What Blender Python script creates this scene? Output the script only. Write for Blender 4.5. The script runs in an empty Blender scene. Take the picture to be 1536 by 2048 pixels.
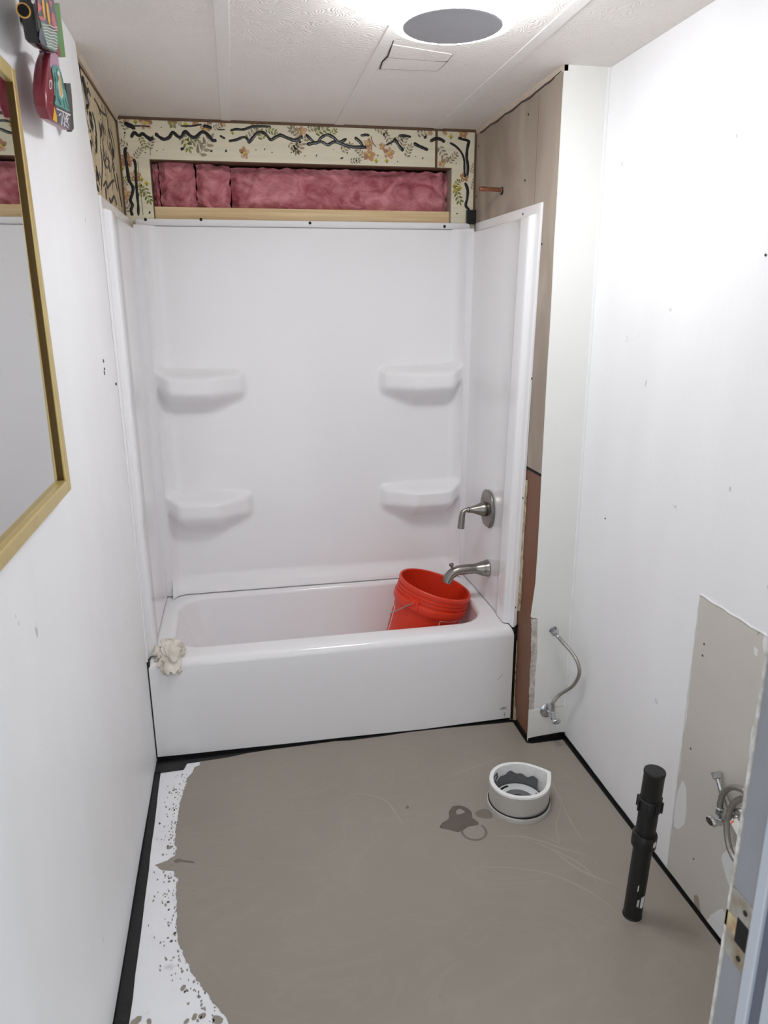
import bpy, bmesh, math, random
from mathutils import Vector, Matrix, noise
random.seed(7)
S = bpy.context.scene
COL = S.collection

# ------------------------------------------------------------------ camera
CAMP = Vector((0.37452, -2.44978, 1.61015))
RX, RY, RZ, FPX = -0.27934, 0.00569, -0.19351, 1473.836
cd = bpy.data.cameras.new('camera')
cd.sensor_fit = 'VERTICAL'; cd.sensor_height = 36.0; cd.lens = FPX / 2048 * 36.0
cd.clip_start = 0.02
cd.dof.use_dof = True; cd.dof.focus_distance = 2.8; cd.dof.aperture_fstop = 8.5
camo = bpy.data.objects.new('camera', cd); COL.objects.link(camo)
RM = (Matrix.Rotation(RZ, 3, 'Z') @ Matrix.Rotation(RX, 3, 'X') @ Matrix.Rotation(RY, 3, 'Y'))
camo.matrix_world = Matrix.Translation(CAMP) @ (RM @ Matrix.Rotation(math.pi / 2, 3, 'X')).to_4x4()
S.camera = camo
# ------------------------------------------------------------------ world (even fill added through the open doorway to brighten the room)
w = bpy.data.worlds.new('doorway_fill'); S.world = w; w.use_nodes = True
w.node_tree.nodes['Background'].inputs[0].default_value = (0.88, 0.94, 1.0, 1)
w.node_tree.nodes['Background'].inputs[1].default_value = 1.3
LAMP_STRENGTH = 208.0      # downward face of the ring; its rim glows weaker
LAMP_RIM = 31.0
S.cycles.use_light_tree = False; S.cycles.max_bounces = 10; S.cycles.diffuse_bounces = 9; S.cycles.glossy_bounces = 4; S.cycles.transmission_bounces = 2
S.view_settings.view_transform = 'Standard'
S.view_settings.look = 'None'
S.view_settings.exposure = 0.0
S.view_settings.gamma = 1.0
S.view_settings.use_curve_mapping = False


def W(px, py, ax, val):
    """point of the photograph (1536x2048) on the plane axis=val"""
    d = RM @ Vector(((px - 768) / FPX, 1, -(py - 1024) / FPX))
    return CAMP + d * ((val - CAMP[ax]) / d[ax])


# ------------------------------------------------------------------ constants of the room
XL, XP, XR, XW = 0.005, -0.007, 1.376, 1.523     # left wall face, papered alcove wall, right alcove wall, right wall
YB, YJ, YF = 0.679, -0.153, -1.79                # back wall, jog face, front wall
TH = 0.394


def CZ(y): return 2.2656 - 0.0113 * (y - 0.679)


# ------------------------------------------------------------------ materials
def s2l(c):
    return tuple((v / 12.92 if v <= 0.04045 else ((v + 0.055) / 1.055) ** 2.4) for v in (x / 255 for x in c))


def mat(name, col, rough=0.5, metal=0.0, var=0.0, vscale=8.0, bump=0.0, bscale=60.0, stretch=(1, 1, 1), coat=0.0,
        col2=None, detail=4.0, spec=0.5, emit=0.0, distort=0.0):
    m = bpy.data.materials.new(name); m.use_nodes = True
    nt = m.node_tree; b = nt.nodes['Principled BSDF']
    c = s2l(col)
    b.inputs['Base Color'].default_value = (*c, 1)
    b.inputs['Roughness'].default_value = rough
    b.inputs['Metallic'].default_value = metal
    b.inputs['Specular IOR Level'].default_value = spec
    if coat: b.inputs['Coat Weight'].default_value = coat; b.inputs['Coat Roughness'].default_value = 0.05
    if emit:
        b.inputs['Emission Color'].default_value = (1, 1, 1, 1); b.inputs['Emission Strength'].default_value = emit
    if var or col2 or bump:
        tc = nt.nodes.new('ShaderNodeTexCoord'); mp = nt.nodes.new('ShaderNodeMapping')
        mp.inputs['Scale'].default_value = stretch
        nt.links.new(tc.outputs['Object'], mp.inputs['Vector'])
    if var or col2:
        n = nt.nodes.new('ShaderNodeTexNoise'); n.inputs['Scale'].default_value = vscale; n.inputs['Detail'].default_value = detail
        n.inputs['Distortion'].default_value = distort
        nt.links.new(mp.outputs[0], n.inputs['Vector'])
        r = nt.nodes.new('ShaderNodeValToRGB')
        c2 = s2l(col2) if col2 else tuple(min(1, v * (1 - var)) for v in c)
        r.color_ramp.elements[0].position = 0.33; r.color_ramp.elements[1].position = 0.67
        r.color_ramp.elements[0].color = (*c2, 1); r.color_ramp.elements[1].color = (*c, 1)
        nt.links.new(n.outputs['Fac'], r.inputs['Fac']); nt.links.new(r.outputs['Color'], b.inputs['Base Color'])
    if bump:
        n2 = nt.nodes.new('ShaderNodeTexNoise'); n2.inputs['Scale'].default_value = bscale; n2.inputs['Detail'].default_value = 5
        nt.links.new(mp.outputs[0], n2.inputs['Vector'])
        bp = nt.nodes.new('ShaderNodeBump'); bp.inputs['Strength'].default_value = bump; bp.inputs['Distance'].default_value = 0.004
        nt.links.new(n2.outputs['Fac'], bp.inputs['Height']); nt.links.new(bp.outputs['Normal'], b.inputs['Normal'])
    return m


def marks(m, scale, thr, col, stretch=(1, 1, 1), width=0.01, amount=1.0):
    """sparse scuffs / specks mixed over a material's base colour"""
    nt = m.node_tree; b = nt.nodes['Principled BSDF']
    tc = nt.nodes.new('ShaderNodeTexCoord'); mp = nt.nodes.new('ShaderNodeMapping'); mp.inputs['Scale'].default_value = stretch
    nt.links.new(tc.outputs['Object'], mp.inputs['Vector'])
    n = nt.nodes.new('ShaderNodeTexNoise'); n.inputs['Scale'].default_value = scale; n.inputs['Detail'].default_value = 3
    nt.links.new(mp.outputs[0], n.inputs['Vector'])
    r = nt.nodes.new('ShaderNodeValToRGB')
    r.color_ramp.elements[0].position = thr; r.color_ramp.elements[0].color = (0, 0, 0, 1)
    r.color_ramp.elements[1].position = thr + width; r.color_ramp.elements[1].color = (amount, amount, amount, 1)
    nt.links.new(n.outputs['Fac'], r.inputs['Fac'])
    mx = nt.nodes.new('ShaderNodeMixRGB')
    src = b.inputs['Base Color']
    if src.is_linked:
        nt.links.new(src.links[0].from_socket, mx.inputs[1])
    else:
        mx.inputs[1].default_value = src.default_value
    mx.inputs[2].default_value = (*s2l(col), 1)
    nt.links.new(r.outputs['Color'], mx.inputs[0]); nt.links.new(mx.outputs[0], src)
    return m


M = {}
M['wall'] = mat('white_wall_paint', (241, 241, 242), 0.45, var=0.04, vscale=5, bump=0.10, bscale=120, stretch=(1, 1, .35))
marks(M['wall'], 26, 0.735, (178, 170, 160), (1, 1, .6), 0.03, .7)
M['jog'] = mat('jog_wall_paint', (233, 233, 229), 0.5, var=0.04, vscale=5, bump=0.12, bscale=90, stretch=(1, 1, .4))
M['ceil'] = mat('ceiling_texture_paint', (231, 225, 219), 0.7, var=0.05, vscale=3)
nt = M['ceil'].node_tree
tc = nt.nodes.new('ShaderNodeTexCoord'); wv = nt.nodes.new('ShaderNodeTexWave'); wv.wave_type = 'RINGS'
wv.inputs['Scale'].default_value = 30; wv.inputs['Distortion'].default_value = 45; wv.inputs['Detail'].default_value = 1.5
wv.inputs['Detail Scale'].default_value = 0.55
bp = nt.nodes.new('ShaderNodeBump'); bp.inputs['Strength'].default_value = 0.22; bp.inputs['Distance'].default_value = 0.004
nt.links.new(tc.outputs['Object'], wv.inputs['Vector']); nt.links.new(wv.outputs['Fac'], bp.inputs['Height'])
nt.links.new(bp.outputs['Normal'], nt.nodes['Principled BSDF'].inputs['Normal'])
M['batten'] = mat('ceiling_batten_paint', (228, 224, 219), 0.55, bump=0.25, bscale=70)
M['crack'] = mat('dark_crack', (70, 64, 58), 0.9)
M['paper'] = mat('cream_wallpaper', (230, 223, 197), 0.6, var=0.10, vscale=10, stretch=(.25, 1, 5), detail=3)
M['paperL'] = mat('smeared_wallpaper', (212, 198, 164), 0.6, col2=(176, 158, 126), vscale=7, stretch=(1, 3, .6), detail=5)
M['hardboard'] = mat('brown_hardboard_edge', (104, 76, 54), 0.7, var=0.25, vscale=40)
M['brown'] = mat('brown_hardboard', (124, 82, 58), 0.55, var=0.2, vscale=9, stretch=(1, 1, .3))
marks(M['brown'], 40, 0.70, (175, 140, 118), (1, 1, .3), 0.05, .6)
M['ply'] = mat('plywood_panel', (172, 160, 146), 0.6, col2=(150, 136, 122), vscale=4.5, stretch=(1, 1, .5), detail=6, distort=1.2)
M['pine'] = mat('pine_board', (226, 203, 160), 0.55, col2=(208, 178, 130), vscale=5, stretch=(.4, 6, 14), detail=3)
marks(M['pine'], 9, 0.74, (150, 108, 70), (1.4, 1, 3), 0.02, .8)
M['acrylic'] = mat('white_acrylic', (236, 235, 236), 0.13)
M['tub'] = mat('white_tub_enamel', (236, 235, 236), 0.12)
M['shadow_line'] = mat('panel_shadow_line', (120, 118, 116), 0.7)
M['black'] = mat('black_tape_and_gap', (16, 16, 17), 0.30, bump=0.3, bscale=60)
M['adhesive'] = mat('black_adhesive', (20, 20, 22), 0.28)
M['abs'] = mat('black_abs_plastic', (20, 20, 21), 0.42, bump=0.1, bscale=90)
marks(M['abs'], 60, 0.73, (120, 118, 116), (1, 1, .5), 0.05, .6)
M['white'] = mat('white_plastic', (225, 226, 226), 0.4)
M['offwhite'] = mat('torn_paper_white', (214, 210, 204), 0.9, bump=0.8, bscale=120, col2=(170, 162, 152), vscale=60)
M['cream'] = mat('ragged_paper_cream', (205, 196, 172), 0.85, bump=0.6, bscale=90, col2=(150, 122, 84), vscale=45)
M['nickel'] = mat('brushed_nickel', (150, 145, 138), 0.30, 1.0, var=.12, vscale=30, stretch=(1, 6, 1))
M['chrome'] = mat('chrome', (205, 207, 210), 0.22, 1.0)
M['steel'] = mat('steel_wire', (170, 168, 165), 0.3, 1.0)
M['copper'] = mat('copper_pipe', (172, 118, 92), 0.35, 0.9, var=.25, vscale=40)
M['orange'] = mat('orange_bucket_plastic', (216, 54, 24), 0.42, bump=0.05, bscale=120)
M['brass'] = mat('brass_frame', (212, 190, 128), 0.36, 0.6, var=.1, vscale=20)
M['mirror'] = mat('mirror_glass', (218, 219, 218), 0.02, 1.0)
marks(M['mirror'], 45, 0.70, (150, 150, 148), (1, 1, 1), 0.1, .4)
M['bronze'] = mat('dark_bronze_strip', (92, 70, 38), 0.4, 0.8)
M['lampring'] = mat('lamp_diffuser', (250, 250, 252), 0.5, emit=LAMP_STRENGTH)
M['lamprim'] = mat('lamp_rim', (250, 250, 252), 0.5, emit=LAMP_RIM)
for k in ('lampring', 'lamprim'): M[k].node_tree.nodes['Principled BSDF'].inputs['Emission Color'].default_value = (0.945, 0.965, 1.0, 1)
M['lampdisc'] = mat('lamp_grey_disc', (176, 176, 180), 0.6, var=.08, vscale=6)
M['lampbase'] = mat('lamp_base_white', (240, 240, 240), 0.5)
M['greypaint'] = mat('unpainted_wallboard', (202, 197, 188), 0.6, var=0.06, vscale=4, bump=.08, bscale=60)
marks(M['greypaint'], 30, 0.745, (140, 126, 118), (1, 1, .6), 0.03, .7)
M['patchwhite'] = mat('white_paint_patch', (226, 226, 226), 0.5)
M['primer'] = mat('white_floor_primer', (240, 241, 244), 0.45, var=0.06, vscale=9, bump=.25, bscale=50)
marks(M['primer'], 16, 0.66, (168, 165, 160), (1, 1, 1), 0.10, .5)
M['wet'] = mat('wet_stain', (98, 90, 81), 0.22, var=.15, vscale=25)
M['damp'] = mat('damp_stain', (122, 114, 104), 0.26, var=.12, vscale=25)
M['screw'] = mat('dark_screw_head', (40, 38, 38), 0.4, 0.6)
M['foam'] = mat('white_foam', (236, 236, 234), 0.8, bump=.5, bscale=150)
M['foil'] = mat('silver_foil', (212, 210, 205), 0.34, 0.45, bump=.35, bscale=45, stretch=(1, 1, 3))
M['liner'] = mat('grey_liner', (110, 112, 114), 0.6, var=.15, vscale=20)
M['rag'] = mat('cream_rag', (232, 226, 216), 0.95, col2=(200, 190, 174), vscale=22, bump=.5, bscale=160)
M['jamb'] = mat('door_jamb_paint', (142, 144, 148), 0.45, var=.08, vscale=9)
M['casing'] = mat('door_bright_band_paint', (180, 185, 192), 0.4)  # lighter than the jamb to paint in the bright bands of stop and casing
M['shade_band'] = mat('slate_shade_band', (94, 99, 110), 0.6)
M['zinc'] = mat('strike_plate_metal', (188, 192, 192), 0.4, 0.5, col2=(150, 132, 104), vscale=22)
M['rawwood'] = mat('raw_jamb_wood', (150, 118, 92), 0.8, col2=(196, 184, 140), vscale=30)
M['dark'] = mat('dark_hole', (12, 9, 8), 0.9)
M['tag'] = mat('white_paper_tag', (226, 224, 220), 0.6)
M['tagorange'] = mat('orange_print', (236, 110, 60), 0.6)
M['ink'] = mat('black_ink', (24, 24, 26), 0.6)
M['greyink'] = mat('grey_ink', (96, 96, 100), 0.6)
M['labelwhite'] = mat('white_label_line', (244, 232, 226), 0.5)
M['red'] = mat('red_plastic', (170, 48, 62), 0.5)
M['trimcream'] = mat('cream_trim', (205, 190, 172), 0.55, var=.15, vscale=30)
for k, c in dict(o1=(190, 142, 104), o2=(206, 178, 148), o3=(168, 124, 94), y=(206, 186, 70), g1=(142, 140, 78), g2=(118, 122, 66),
                 b1=(160, 146, 122), b2=(138, 126, 108), w=(232, 222, 200)).items():
    M['p_' + k] = mat('wallpaper_print_' + {'o': 'orange', 'y': 'yellow', 'g': 'green', 'b': 'taupe', 'w': 'white'}[k[0]], c, 0.7)
for k, c in dict(maroon=(128, 40, 54), teal=(70, 148, 140), slate=(74, 78, 98), lav=(178, 132, 158), yellow=(232, 172, 40), black=(26, 25, 28),
                 pink=(204, 96, 106), green=(78, 146, 54), dteal=(96, 132, 120), eye=(240, 236, 232), gold=(216, 160, 78), dgrey=(52, 58, 60)).items():
    M['f_' + k] = mat('fish_paint_' + k, c, 0.28, var=.12, vscale=30)

# pink insulation
M['pinkwool'] = mat('pink_fibreglass', (214, 146, 152), 1.0, col2=(158, 76, 88), vscale=9, detail=8, stretch=(1, 1, 1.6), bump=.9, bscale=70, distort=1.6)

# grey levelling compound with pale streaks
m = mat('grey_levelling_compound', (150, 142, 132), 0.32, var=0.06, vscale=3, spec=.45)
nt = m.node_tree; b = nt.nodes['Principled BSDF']
tc = nt.nodes.new('ShaderNodeTexCoord'); mp = nt.nodes.new('ShaderNodeMapping'); mp.inputs['Scale'].default_value = (1.0, 1.6, 1); mp.inputs['Rotation'].default_value = (0, 0, .6)
nt.links.new(tc.outputs['Object'], mp.inputs['Vector'])
n = nt.nodes.new('ShaderNodeTexNoise'); n.inputs['Scale'].default_value = 2.2; n.inputs['Detail'].default_value = 3; n.inputs['Distortion'].default_value = 2.5
nt.links.new(mp.outputs[0], n.inputs['Vector'])
r = nt.nodes.new('ShaderNodeValToRGB'); e = r.color_ramp.elements
e[0].position = .47; e[0].color = (0, 0, 0, 1); e[1].position = .535; e[1].color = (0, 0, 0, 1)
q = e.new(.505); q.color = (.09, .09, .09, 1)
nt.links.new(n.outputs['Fac'], r.inputs['Fac'])
mx = nt.nodes.new('ShaderNodeMixRGB'); nt.links.new(r.outputs['Color'], mx.inputs[0])
nt.links.new(b.inputs['Base Color'].links[0].from_socket, mx.inputs[1]); mx.inputs[2].default_value = (*s2l((176, 166, 152)), 1)
nt.links.new(mx.outputs[0], b.inputs['Base Color'])
M['level'] = marks(m, 60, 0.765, (88, 80, 72), (1, 1, 1), 0.02, .8)

M['streak'] = mat('pale_compound_streak', (160, 151, 140), 0.33, var=.05, vscale=40)
# braided hose
m = mat('braided_steel_hose', (168, 164, 158), 0.34, 0.85)
nt = m.node_tree
tc = nt.nodes.new('ShaderNodeTexCoord'); ck = nt.nodes.new('ShaderNodeTexVoronoi'); ck.inputs['Scale'].default_value = 420
nt.links.new(tc.outputs['Object'], ck.inputs['Vector'])
bp = nt.nodes.new('ShaderNodeBump'); bp.inputs['Strength'].default_value = .7; bp.inputs['Distance'].default_value = .001
nt.links.new(ck.outputs['Distance'], bp.inputs['Height']); nt.links.new(bp.outputs['Normal'], nt.nodes['Principled BSDF'].inputs['Normal'])
M['hose'] = m

# ------------------------------------------------------------------ geometry helpers
OFF = {}


class MB:
    def __init__(s): s.v = []; s.f = []; s.m = []

    def add(s, vs, fs, mi=0):
        o = len(s.v); s.v += [Vector(p) for p in vs]; s.f += [tuple(i + o for i in f) for f in fs]; s.m += [mi] * len(fs); return s

    def box(s, x0, x1, y0, y1, z0, z1, mi=0, front=None):
        vs = [(x0, y0, z0), (x1, y0, z0), (x1, y1, z0), (x0, y1, z0), (x0, y0, z1), (x1, y0, z1), (x1, y1, z1), (x0, y1, z1)]
        fs = [(0, 3, 2, 1), (4, 5, 6, 7), (0, 1, 5, 4), (1, 2, 6, 5), (2, 3, 7, 6), (3, 0, 4, 7)]
        s.add(vs, fs, mi)
        if front is not None:
            i, mm = front; s.m[len(s.m) - 6 + i] = mm
        return s

    def prism(s, poly, d, mi=0, cap=True):
        """3-D polygon (coplanar) extruded by vector d"""
        poly = [Vector(p) for p in poly]; d = Vector(d); n = len(poly)
        vs = poly + [p + d for p in poly]
        fs = [(i, (i + 1) % n, (i + 1) % n + n, i + n) for i in range(n)]
        if cap: fs += [tuple(range(n)), tuple(range(2 * n - 1, n - 1, -1))]
        return s.add(vs, fs, mi)

    def loft(s, loops, mi=0, closed=True, cap0=False, cap1=False):
        n = len(loops[0]); vs = [p for l in loops for p in l]; fs = []
        for k in range(len(loops) - 1):
            for i in range(n if closed else n - 1):
                j = (i + 1) % n
                fs.append((k * n + i, k * n + j, (k + 1) * n + j, (k + 1) * n + i))
        if cap0: fs.append(tuple(range(n - 1, -1, -1)))
        if cap1: fs.append(tuple(range((len(loops) - 1) * n, len(loops) * n)))
        return s.add(vs, fs, mi)

    def tube(s, pts, rad, seg=12, mi=0, caps=True, flat=None):
        """tube along points; rad number or list; flat=(normal, factor) squashes along normal"""
        pts = [Vector(p) for p in pts]; n = len(pts)
        if not isinstance(rad, (list, tuple)): rad = [rad] * n
        loops = []; up = None
        for i in range(n):
            t = (pts[min(i + 1, n - 1)] - pts[max(i - 1, 0)]).normalized()
            if flat is not None:
                nn = Vector(flat[0]); a = t.cross(nn).normalized(); bb = nn
            else:
                if up is None:
                    up = Vector((0, 0, 1)) if abs(t.z) < .9 else Vector((1, 0, 0))
                up = (up - t * up.dot(t)).normalized(); a = t.cross(up).normalized(); bb = up
            k = flat[1] if flat is not None else 1
            loops.append([pts[i] + a * math.cos(2 * math.pi * j / seg) * rad[i] + bb * math.sin(2 * math.pi * j / seg) * rad[i] * k for j in range(seg)])
        return s.loft(loops, mi, True, caps, caps)

    def lathe(s, prof, origin, axis, seg=48, mi=0, cap0=False, cap1=False):
        """prof list of (r, h) about axis through origin"""
        ax = Vector(axis).normalized(); u = ax.orthogonal().normalized(); v = ax.cross(u); o = Vector(origin)
        loops = [[o + ax * h + (u * math.cos(2 * math.pi * j / seg) + v * math.sin(2 * math.pi * j / seg)) * r for j in range(seg)] for r, h in prof]
        return s.loft(loops, mi, True, cap0, cap1)

    def build(s, name, mats, parent=None, smooth=True, angle=35, bevel=0, base=None, kind=None, label=None):
        if not isinstance(mats, (list, tuple)): mats = [mats]
        if parent is not None:
            off = OFF[parent.name]
        elif base is not None:
            off = Vector(base)
        else:
            xs = [p.x for p in s.v]; ys = [p.y for p in s.v]; zs = [p.z for p in s.v]
            off = Vector(((min(xs) + max(xs)) / 2, (min(ys) + max(ys)) / 2, min(zs)))
        me = bpy.data.meshes.new(name)
        me.from_pydata([tuple(p - off) for p in s.v], [], s.f)
        for mm in mats: me.materials.append(M[mm])
        for i, p in enumerate(me.polygons): p.material_index = s.m[i]
        bm = bmesh.new(); bm.from_mesh(me); bmesh.ops.remove_doubles(bm, verts=bm.verts, dist=1e-6)
        bmesh.ops.recalc_face_normals(bm, faces=bm.faces); bm.to_mesh(me); bm.free()
        if smooth: me.shade_smooth(); 
        o = bpy.data.objects.new(name, me); COL.objects.link(o)
        if smooth:
            try: me.set_sharp_from_angle(angle=math.radians(angle))
            except Exception: pass
        if parent is not None: o.parent = parent
        else: o.location = off
        OFF[o.name] = off
        if bevel:
            bv = o.modifiers.new('bevel', 'BEVEL'); bv.width = bevel; bv.segments = 3; bv.limit_method = 'ANGLE'; bv.angle_limit = math.radians(40)
            bv.harden_normals = False
        if kind: o['kind'] = kind
        if label: o['label'] = label
        return o


def thing(name, label, cat, loc, group=None, kind=None):
    o = bpy.data.objects.new(name, None); COL.objects.link(o); o.location = loc; o.empty_display_size = .05
    OFF[o.name] = Vector(loc)
    tag(o, label, cat, group, kind); return o


def tag(o, label, cat, group=None, kind=None):
    o['label'] = label; o['category'] = cat
    if group: o['group'] = group
    if kind: o['kind'] = kind
    return o


def sm(t):
    t = max(0, min(1, t)); return t * t * (3 - 2 * t)


def smooth_path(pts, n=8):
    P = [Vector(p) for p in pts]; out = []
    for i in range(len(P) - 1):
        p0 = P[max(i - 1, 0)]; p1 = P[i]; p2 = P[i + 1]; p3 = P[min(i + 2, len(P) - 1)]
        for k in range(n):
            t = k / n
            out.append(0.5 * ((2 * p1) + (-p0 + p2) * t + (2 * p0 - 5 * p1 + 4 * p2 - p3) * t * t + (-p0 + 3 * p1 - 3 * p2 + p3) * t ** 3))
    out.append(P[-1]); return out


def text_mesh(name, body, size, origin, right, up, m, parent, depth=0.0006):
    c = bpy.data.curves.new(name + '_curve', 'FONT'); c.body = body; c.size = size; c.extrude = depth
    t = bpy.data.objects.new(name + '_tmp', c); COL.objects.link(t)
    dg = bpy.context.evaluated_depsgraph_get(); me = bpy.data.meshes.new_from_object(t.evaluated_get(dg))
    bpy.data.objects.remove(t); bpy.data.curves.remove(c)
    me.name = name; r = Vector(right).normalized(); u = Vector(up).normalized(); nn = r.cross(u)
    off = OFF[parent.name]
    for v in me.vertices:
        v.co = Vector(origin) - off + r * v.co.x + u * v.co.y + nn * v.co.z
    me.materials.clear(); me.materials.append(M[m])
    o = bpy.data.objects.new(name, me); COL.objects.link(o); o.parent = parent; OFF[o.name] = off
    return o


# ================================================================== STRUCTURE
def struct(mb, name, mats, label, cat, **k):
    o = mb.build(name, mats, **k); o['kind'] = 'structure'; o['label'] = label; o['category'] = cat; return o


# floor: primed base, levelling compound, tape, stains
fl = struct(MB().box(-.05, 1.6, -2.9, .8, -.06, 0), 'floor', 'primer', 'bathroom floor primed white and covered with grey levelling compound', 'floor', smooth=False)
edge = [(390, 1535), (384, 1548), (376, 1556), (371, 1566), (374, 1562), (368, 1582), (362, 1600), (358, 1620), (354, 1645), (351, 1670), (349, 1690), (354, 1697), (349, 1712),
        (335, 1722), (312, 1731), (324, 1740), (346, 1742), (349, 1752), (356, 1756), (353, 1775), (353, 1800), (353, 1825), (353, 1845), (356, 1865), (358, 1885), (364, 1900), (372, 1920), (384, 1945), (400, 1968), (416, 1990), (430, 2010), (444, 2025), (453, 2040), (460, 2060), (500, 2110), (560, 2180)]
ep = []
for i in range(len(edge) - 1):
    a = W(*edge[i], 2, 0); c = W(*edge[i + 1], 2, 0); n = max(1, int((c - a).length / .006))
    for k in range(n):
        p = a.lerp(c, k / n); p.x += random.uniform(-.0028, .0028); ep.append(Vector((p.x, p.y, 0)))
last = W(*edge[-1], 2, 0)
poly = [Vector((1.522, .02, 0)), Vector((.16, .02, 0)), Vector((.16, -.058, 0))] + ep + [Vector((last.x, last.y, 0)), Vector((last.x + .05, -1.9, 0)), Vector((1.522, -1.9, 0))]
lv = MB().prism(poly, (0, 0, .0022)).build('levelling_compound', 'level', fl, smooth=False)
# droplets of compound on the bare primer
dm = MB()


def drop(mb, x, y, z, rx, ry, h=.0008, n=9, mi=0):
    ph = random.random() * 6; pts = []
    for k in range(n):
        a = 2 * math.pi * k / n; rr = 1 + .25 * math.sin(2 * a + ph) + random.uniform(-.12, .12)
        pts.append((x + math.cos(a) * rx * rr, y + math.sin(a) * ry * rr, z))
    mb.prism(pts, (0, 0, h), mi)


def edge_x(y):
    best = min(ep, key=lambda p: abs(p.y - y)); return best.x


random.seed(11)
for k in range(210):
    y = random.uniform(-1.15, -.10); ex = edge_x(y)
    d = abs(random.gauss(0, .028)) + .004
    if -.56 < y < -.5: continue
    x = ex - d
    if x < .045: continue
    r = random.uniform(.0010, .0030)
    drop(dm, x, y, 0, r, r * random.uniform(.8, 2.2))
for px, py, r in [(272, 2043, .012), (298, 2044, .007), (373, 2043, .006), (389, 2034, .007), (404, 2032, .008), (366, 1976, .007), (371, 1982, .004), (435, 2040, .012), (398, 1994, .004), (348, 1580, .005), (353, 1585, .004), (340, 1695, .008)]:
    p = W(px, py, 2, 0); drop(dm, p.x, p.y, 0, r, r * 1.1)
dm.build('compound_spatter', 'level', fl, smooth=False, kind='stuff')
# wet stains
def decal(pix, name, m, parent, ax, val, d, jit=.0, sub=3):
    P = smooth_path([W(px, py, ax, val) for px, py in pix + [pix[0]]], sub)[:-1]
    if jit:
        for p in P:
            for a in range(3):
                if a != ax: p[a] += random.uniform(-jit, jit)
    dv = Vector((0, 0, 0)); dv[ax] = d
    return MB().prism(P, dv).build(name, m, parent, smooth=False)


FZ = .0022
def ringdecal(px, py, r0, r1, a0, a1, name, m):
    c = W(px, py, 2, FZ); o = []; i_ = []
    for k in range(25):
        a = a0 + (a1 - a0) * k / 24
        o.append(c + Vector((math.cos(a), math.sin(a), 0)) * r1); i_.append(c + Vector((math.cos(a), math.sin(a), 0)) * r0)
    MB().prism(o + i_[::-1], (0, 0, .0004)).build(name, m, fl, smooth=False)


decal([(897, 1625), (904, 1614), (916, 1611), (932, 1615), (943, 1624), (945, 1636), (958, 1648), (938, 1653), (929, 1659), (922, 1662), (914, 1664), (900, 1660), (880, 1656), (884, 1646), (897, 1638)], 'wet_stain', 'wet', fl, 2, FZ, .0004, .001)
decal([(912, 1622), (920, 1618), (930, 1624), (922, 1628), (914, 1629)], 'dry_spot', 'level', fl, 2, FZ, .0007)
ringdecal(948, 1663, .034, .042, 2.6, 6.9, 'wet_ring_stain', 'damp')
decal([(949, 1626), (960, 1620), (974, 1618), (984, 1628), (984, 1636), (968, 1637), (955, 1633)], 'wet_stain', 'damp', fl, 2, FZ, .0004, .001)
decal([(811, 1613), (816, 1611), (818, 1616), (812, 1617)], 'wet_stain', 'damp', fl, 2, FZ, .0004)
decal([(347, 1722), (358, 1717), (366, 1720), (384, 1722), (388, 1726), (362, 1724), (352, 1726)], 'wet_stain', 'damp', fl, 2, FZ, .0004)

for pix, r_ in (([(985, 1672), (1035, 1672), (1075, 1680), (1125, 1697), (1180, 1712)], .004), ([(1040, 1676), (1085, 1690), (1140, 1716), (1175, 1740), (1200, 1775)], .003), ([(1075, 1665), (1105, 1680), (1118, 1684), (1112, 1650), (1122, 1610), (1118, 1570)], .002),
                ([(700, 1586), (740, 1590), (775, 1604), (800, 1640), (812, 1652)], .003), ([(1060, 1530), (1100, 1560), (1140, 1640), (1165, 1680)], .003), ([(930, 1735), (1010, 1735), (1100, 1748), (1190, 1790), (1260, 1850)], .0025), ([(880, 1560), (920, 1545), (985, 1520), (1010, 1512)], .0025), ([(1105, 1700), (1160, 1740), (1230, 1770)], .005)):
    P = smooth_path([W(px, py, 2, FZ) for px, py in pix], 6)
    MB().tube(P, [r_ * (.15 + math.sin(math.pi * i / (len(P) - 1))) * (1 + .5 * noise.noise(P[i] * 25)) for i in range(len(P))], 6, flat=(Vector((0, 0, 1)), .06)).build('pale_streak', 'streak', fl)
# ceiling: slab, panels, battens
cs = MB().box(-.08, 1.62, -2.9, .8, 0, .05)
for p in cs.v: p.z += CZ(p.y) + .006
ce = struct(cs, 'ceiling', 'ceil', 'low white ceiling of textured panels with flat battens', 'ceiling', smooth=False)
xs = [-.05, .372, .392, .407, .803, .836, 1.199, 1.232, 1.6]
for a, c in ((-.05, .374), (.405, .803), (.835, 1.199), (1.231, 1.6)):
    mb = MB().box(a, c, -2.6, .70, -.0, .008)
    for p in mb.v: p.z += CZ(p.y)
    mb.build('ceiling_panel', 'ceil', ce, smooth=False)
for a, c in ((.371, .407), (.801, .837), (1.197, 1.233)):
    mb = MB().box(a, c, -2.6, .678, -.0022, .006)
    for p in mb.v: p.z += CZ(p.y)
    mb.build('ceiling_batten', 'batten', ce, smooth=False, bevel=.001)
# cut patch behind the lamp: a thin square of panel with dark cut lines
def on_ceil(px, py, d=0):
    p = W(px, py, 2, 2.272); p = W(px, py, 2, CZ(p.y) - d); return p


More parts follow.
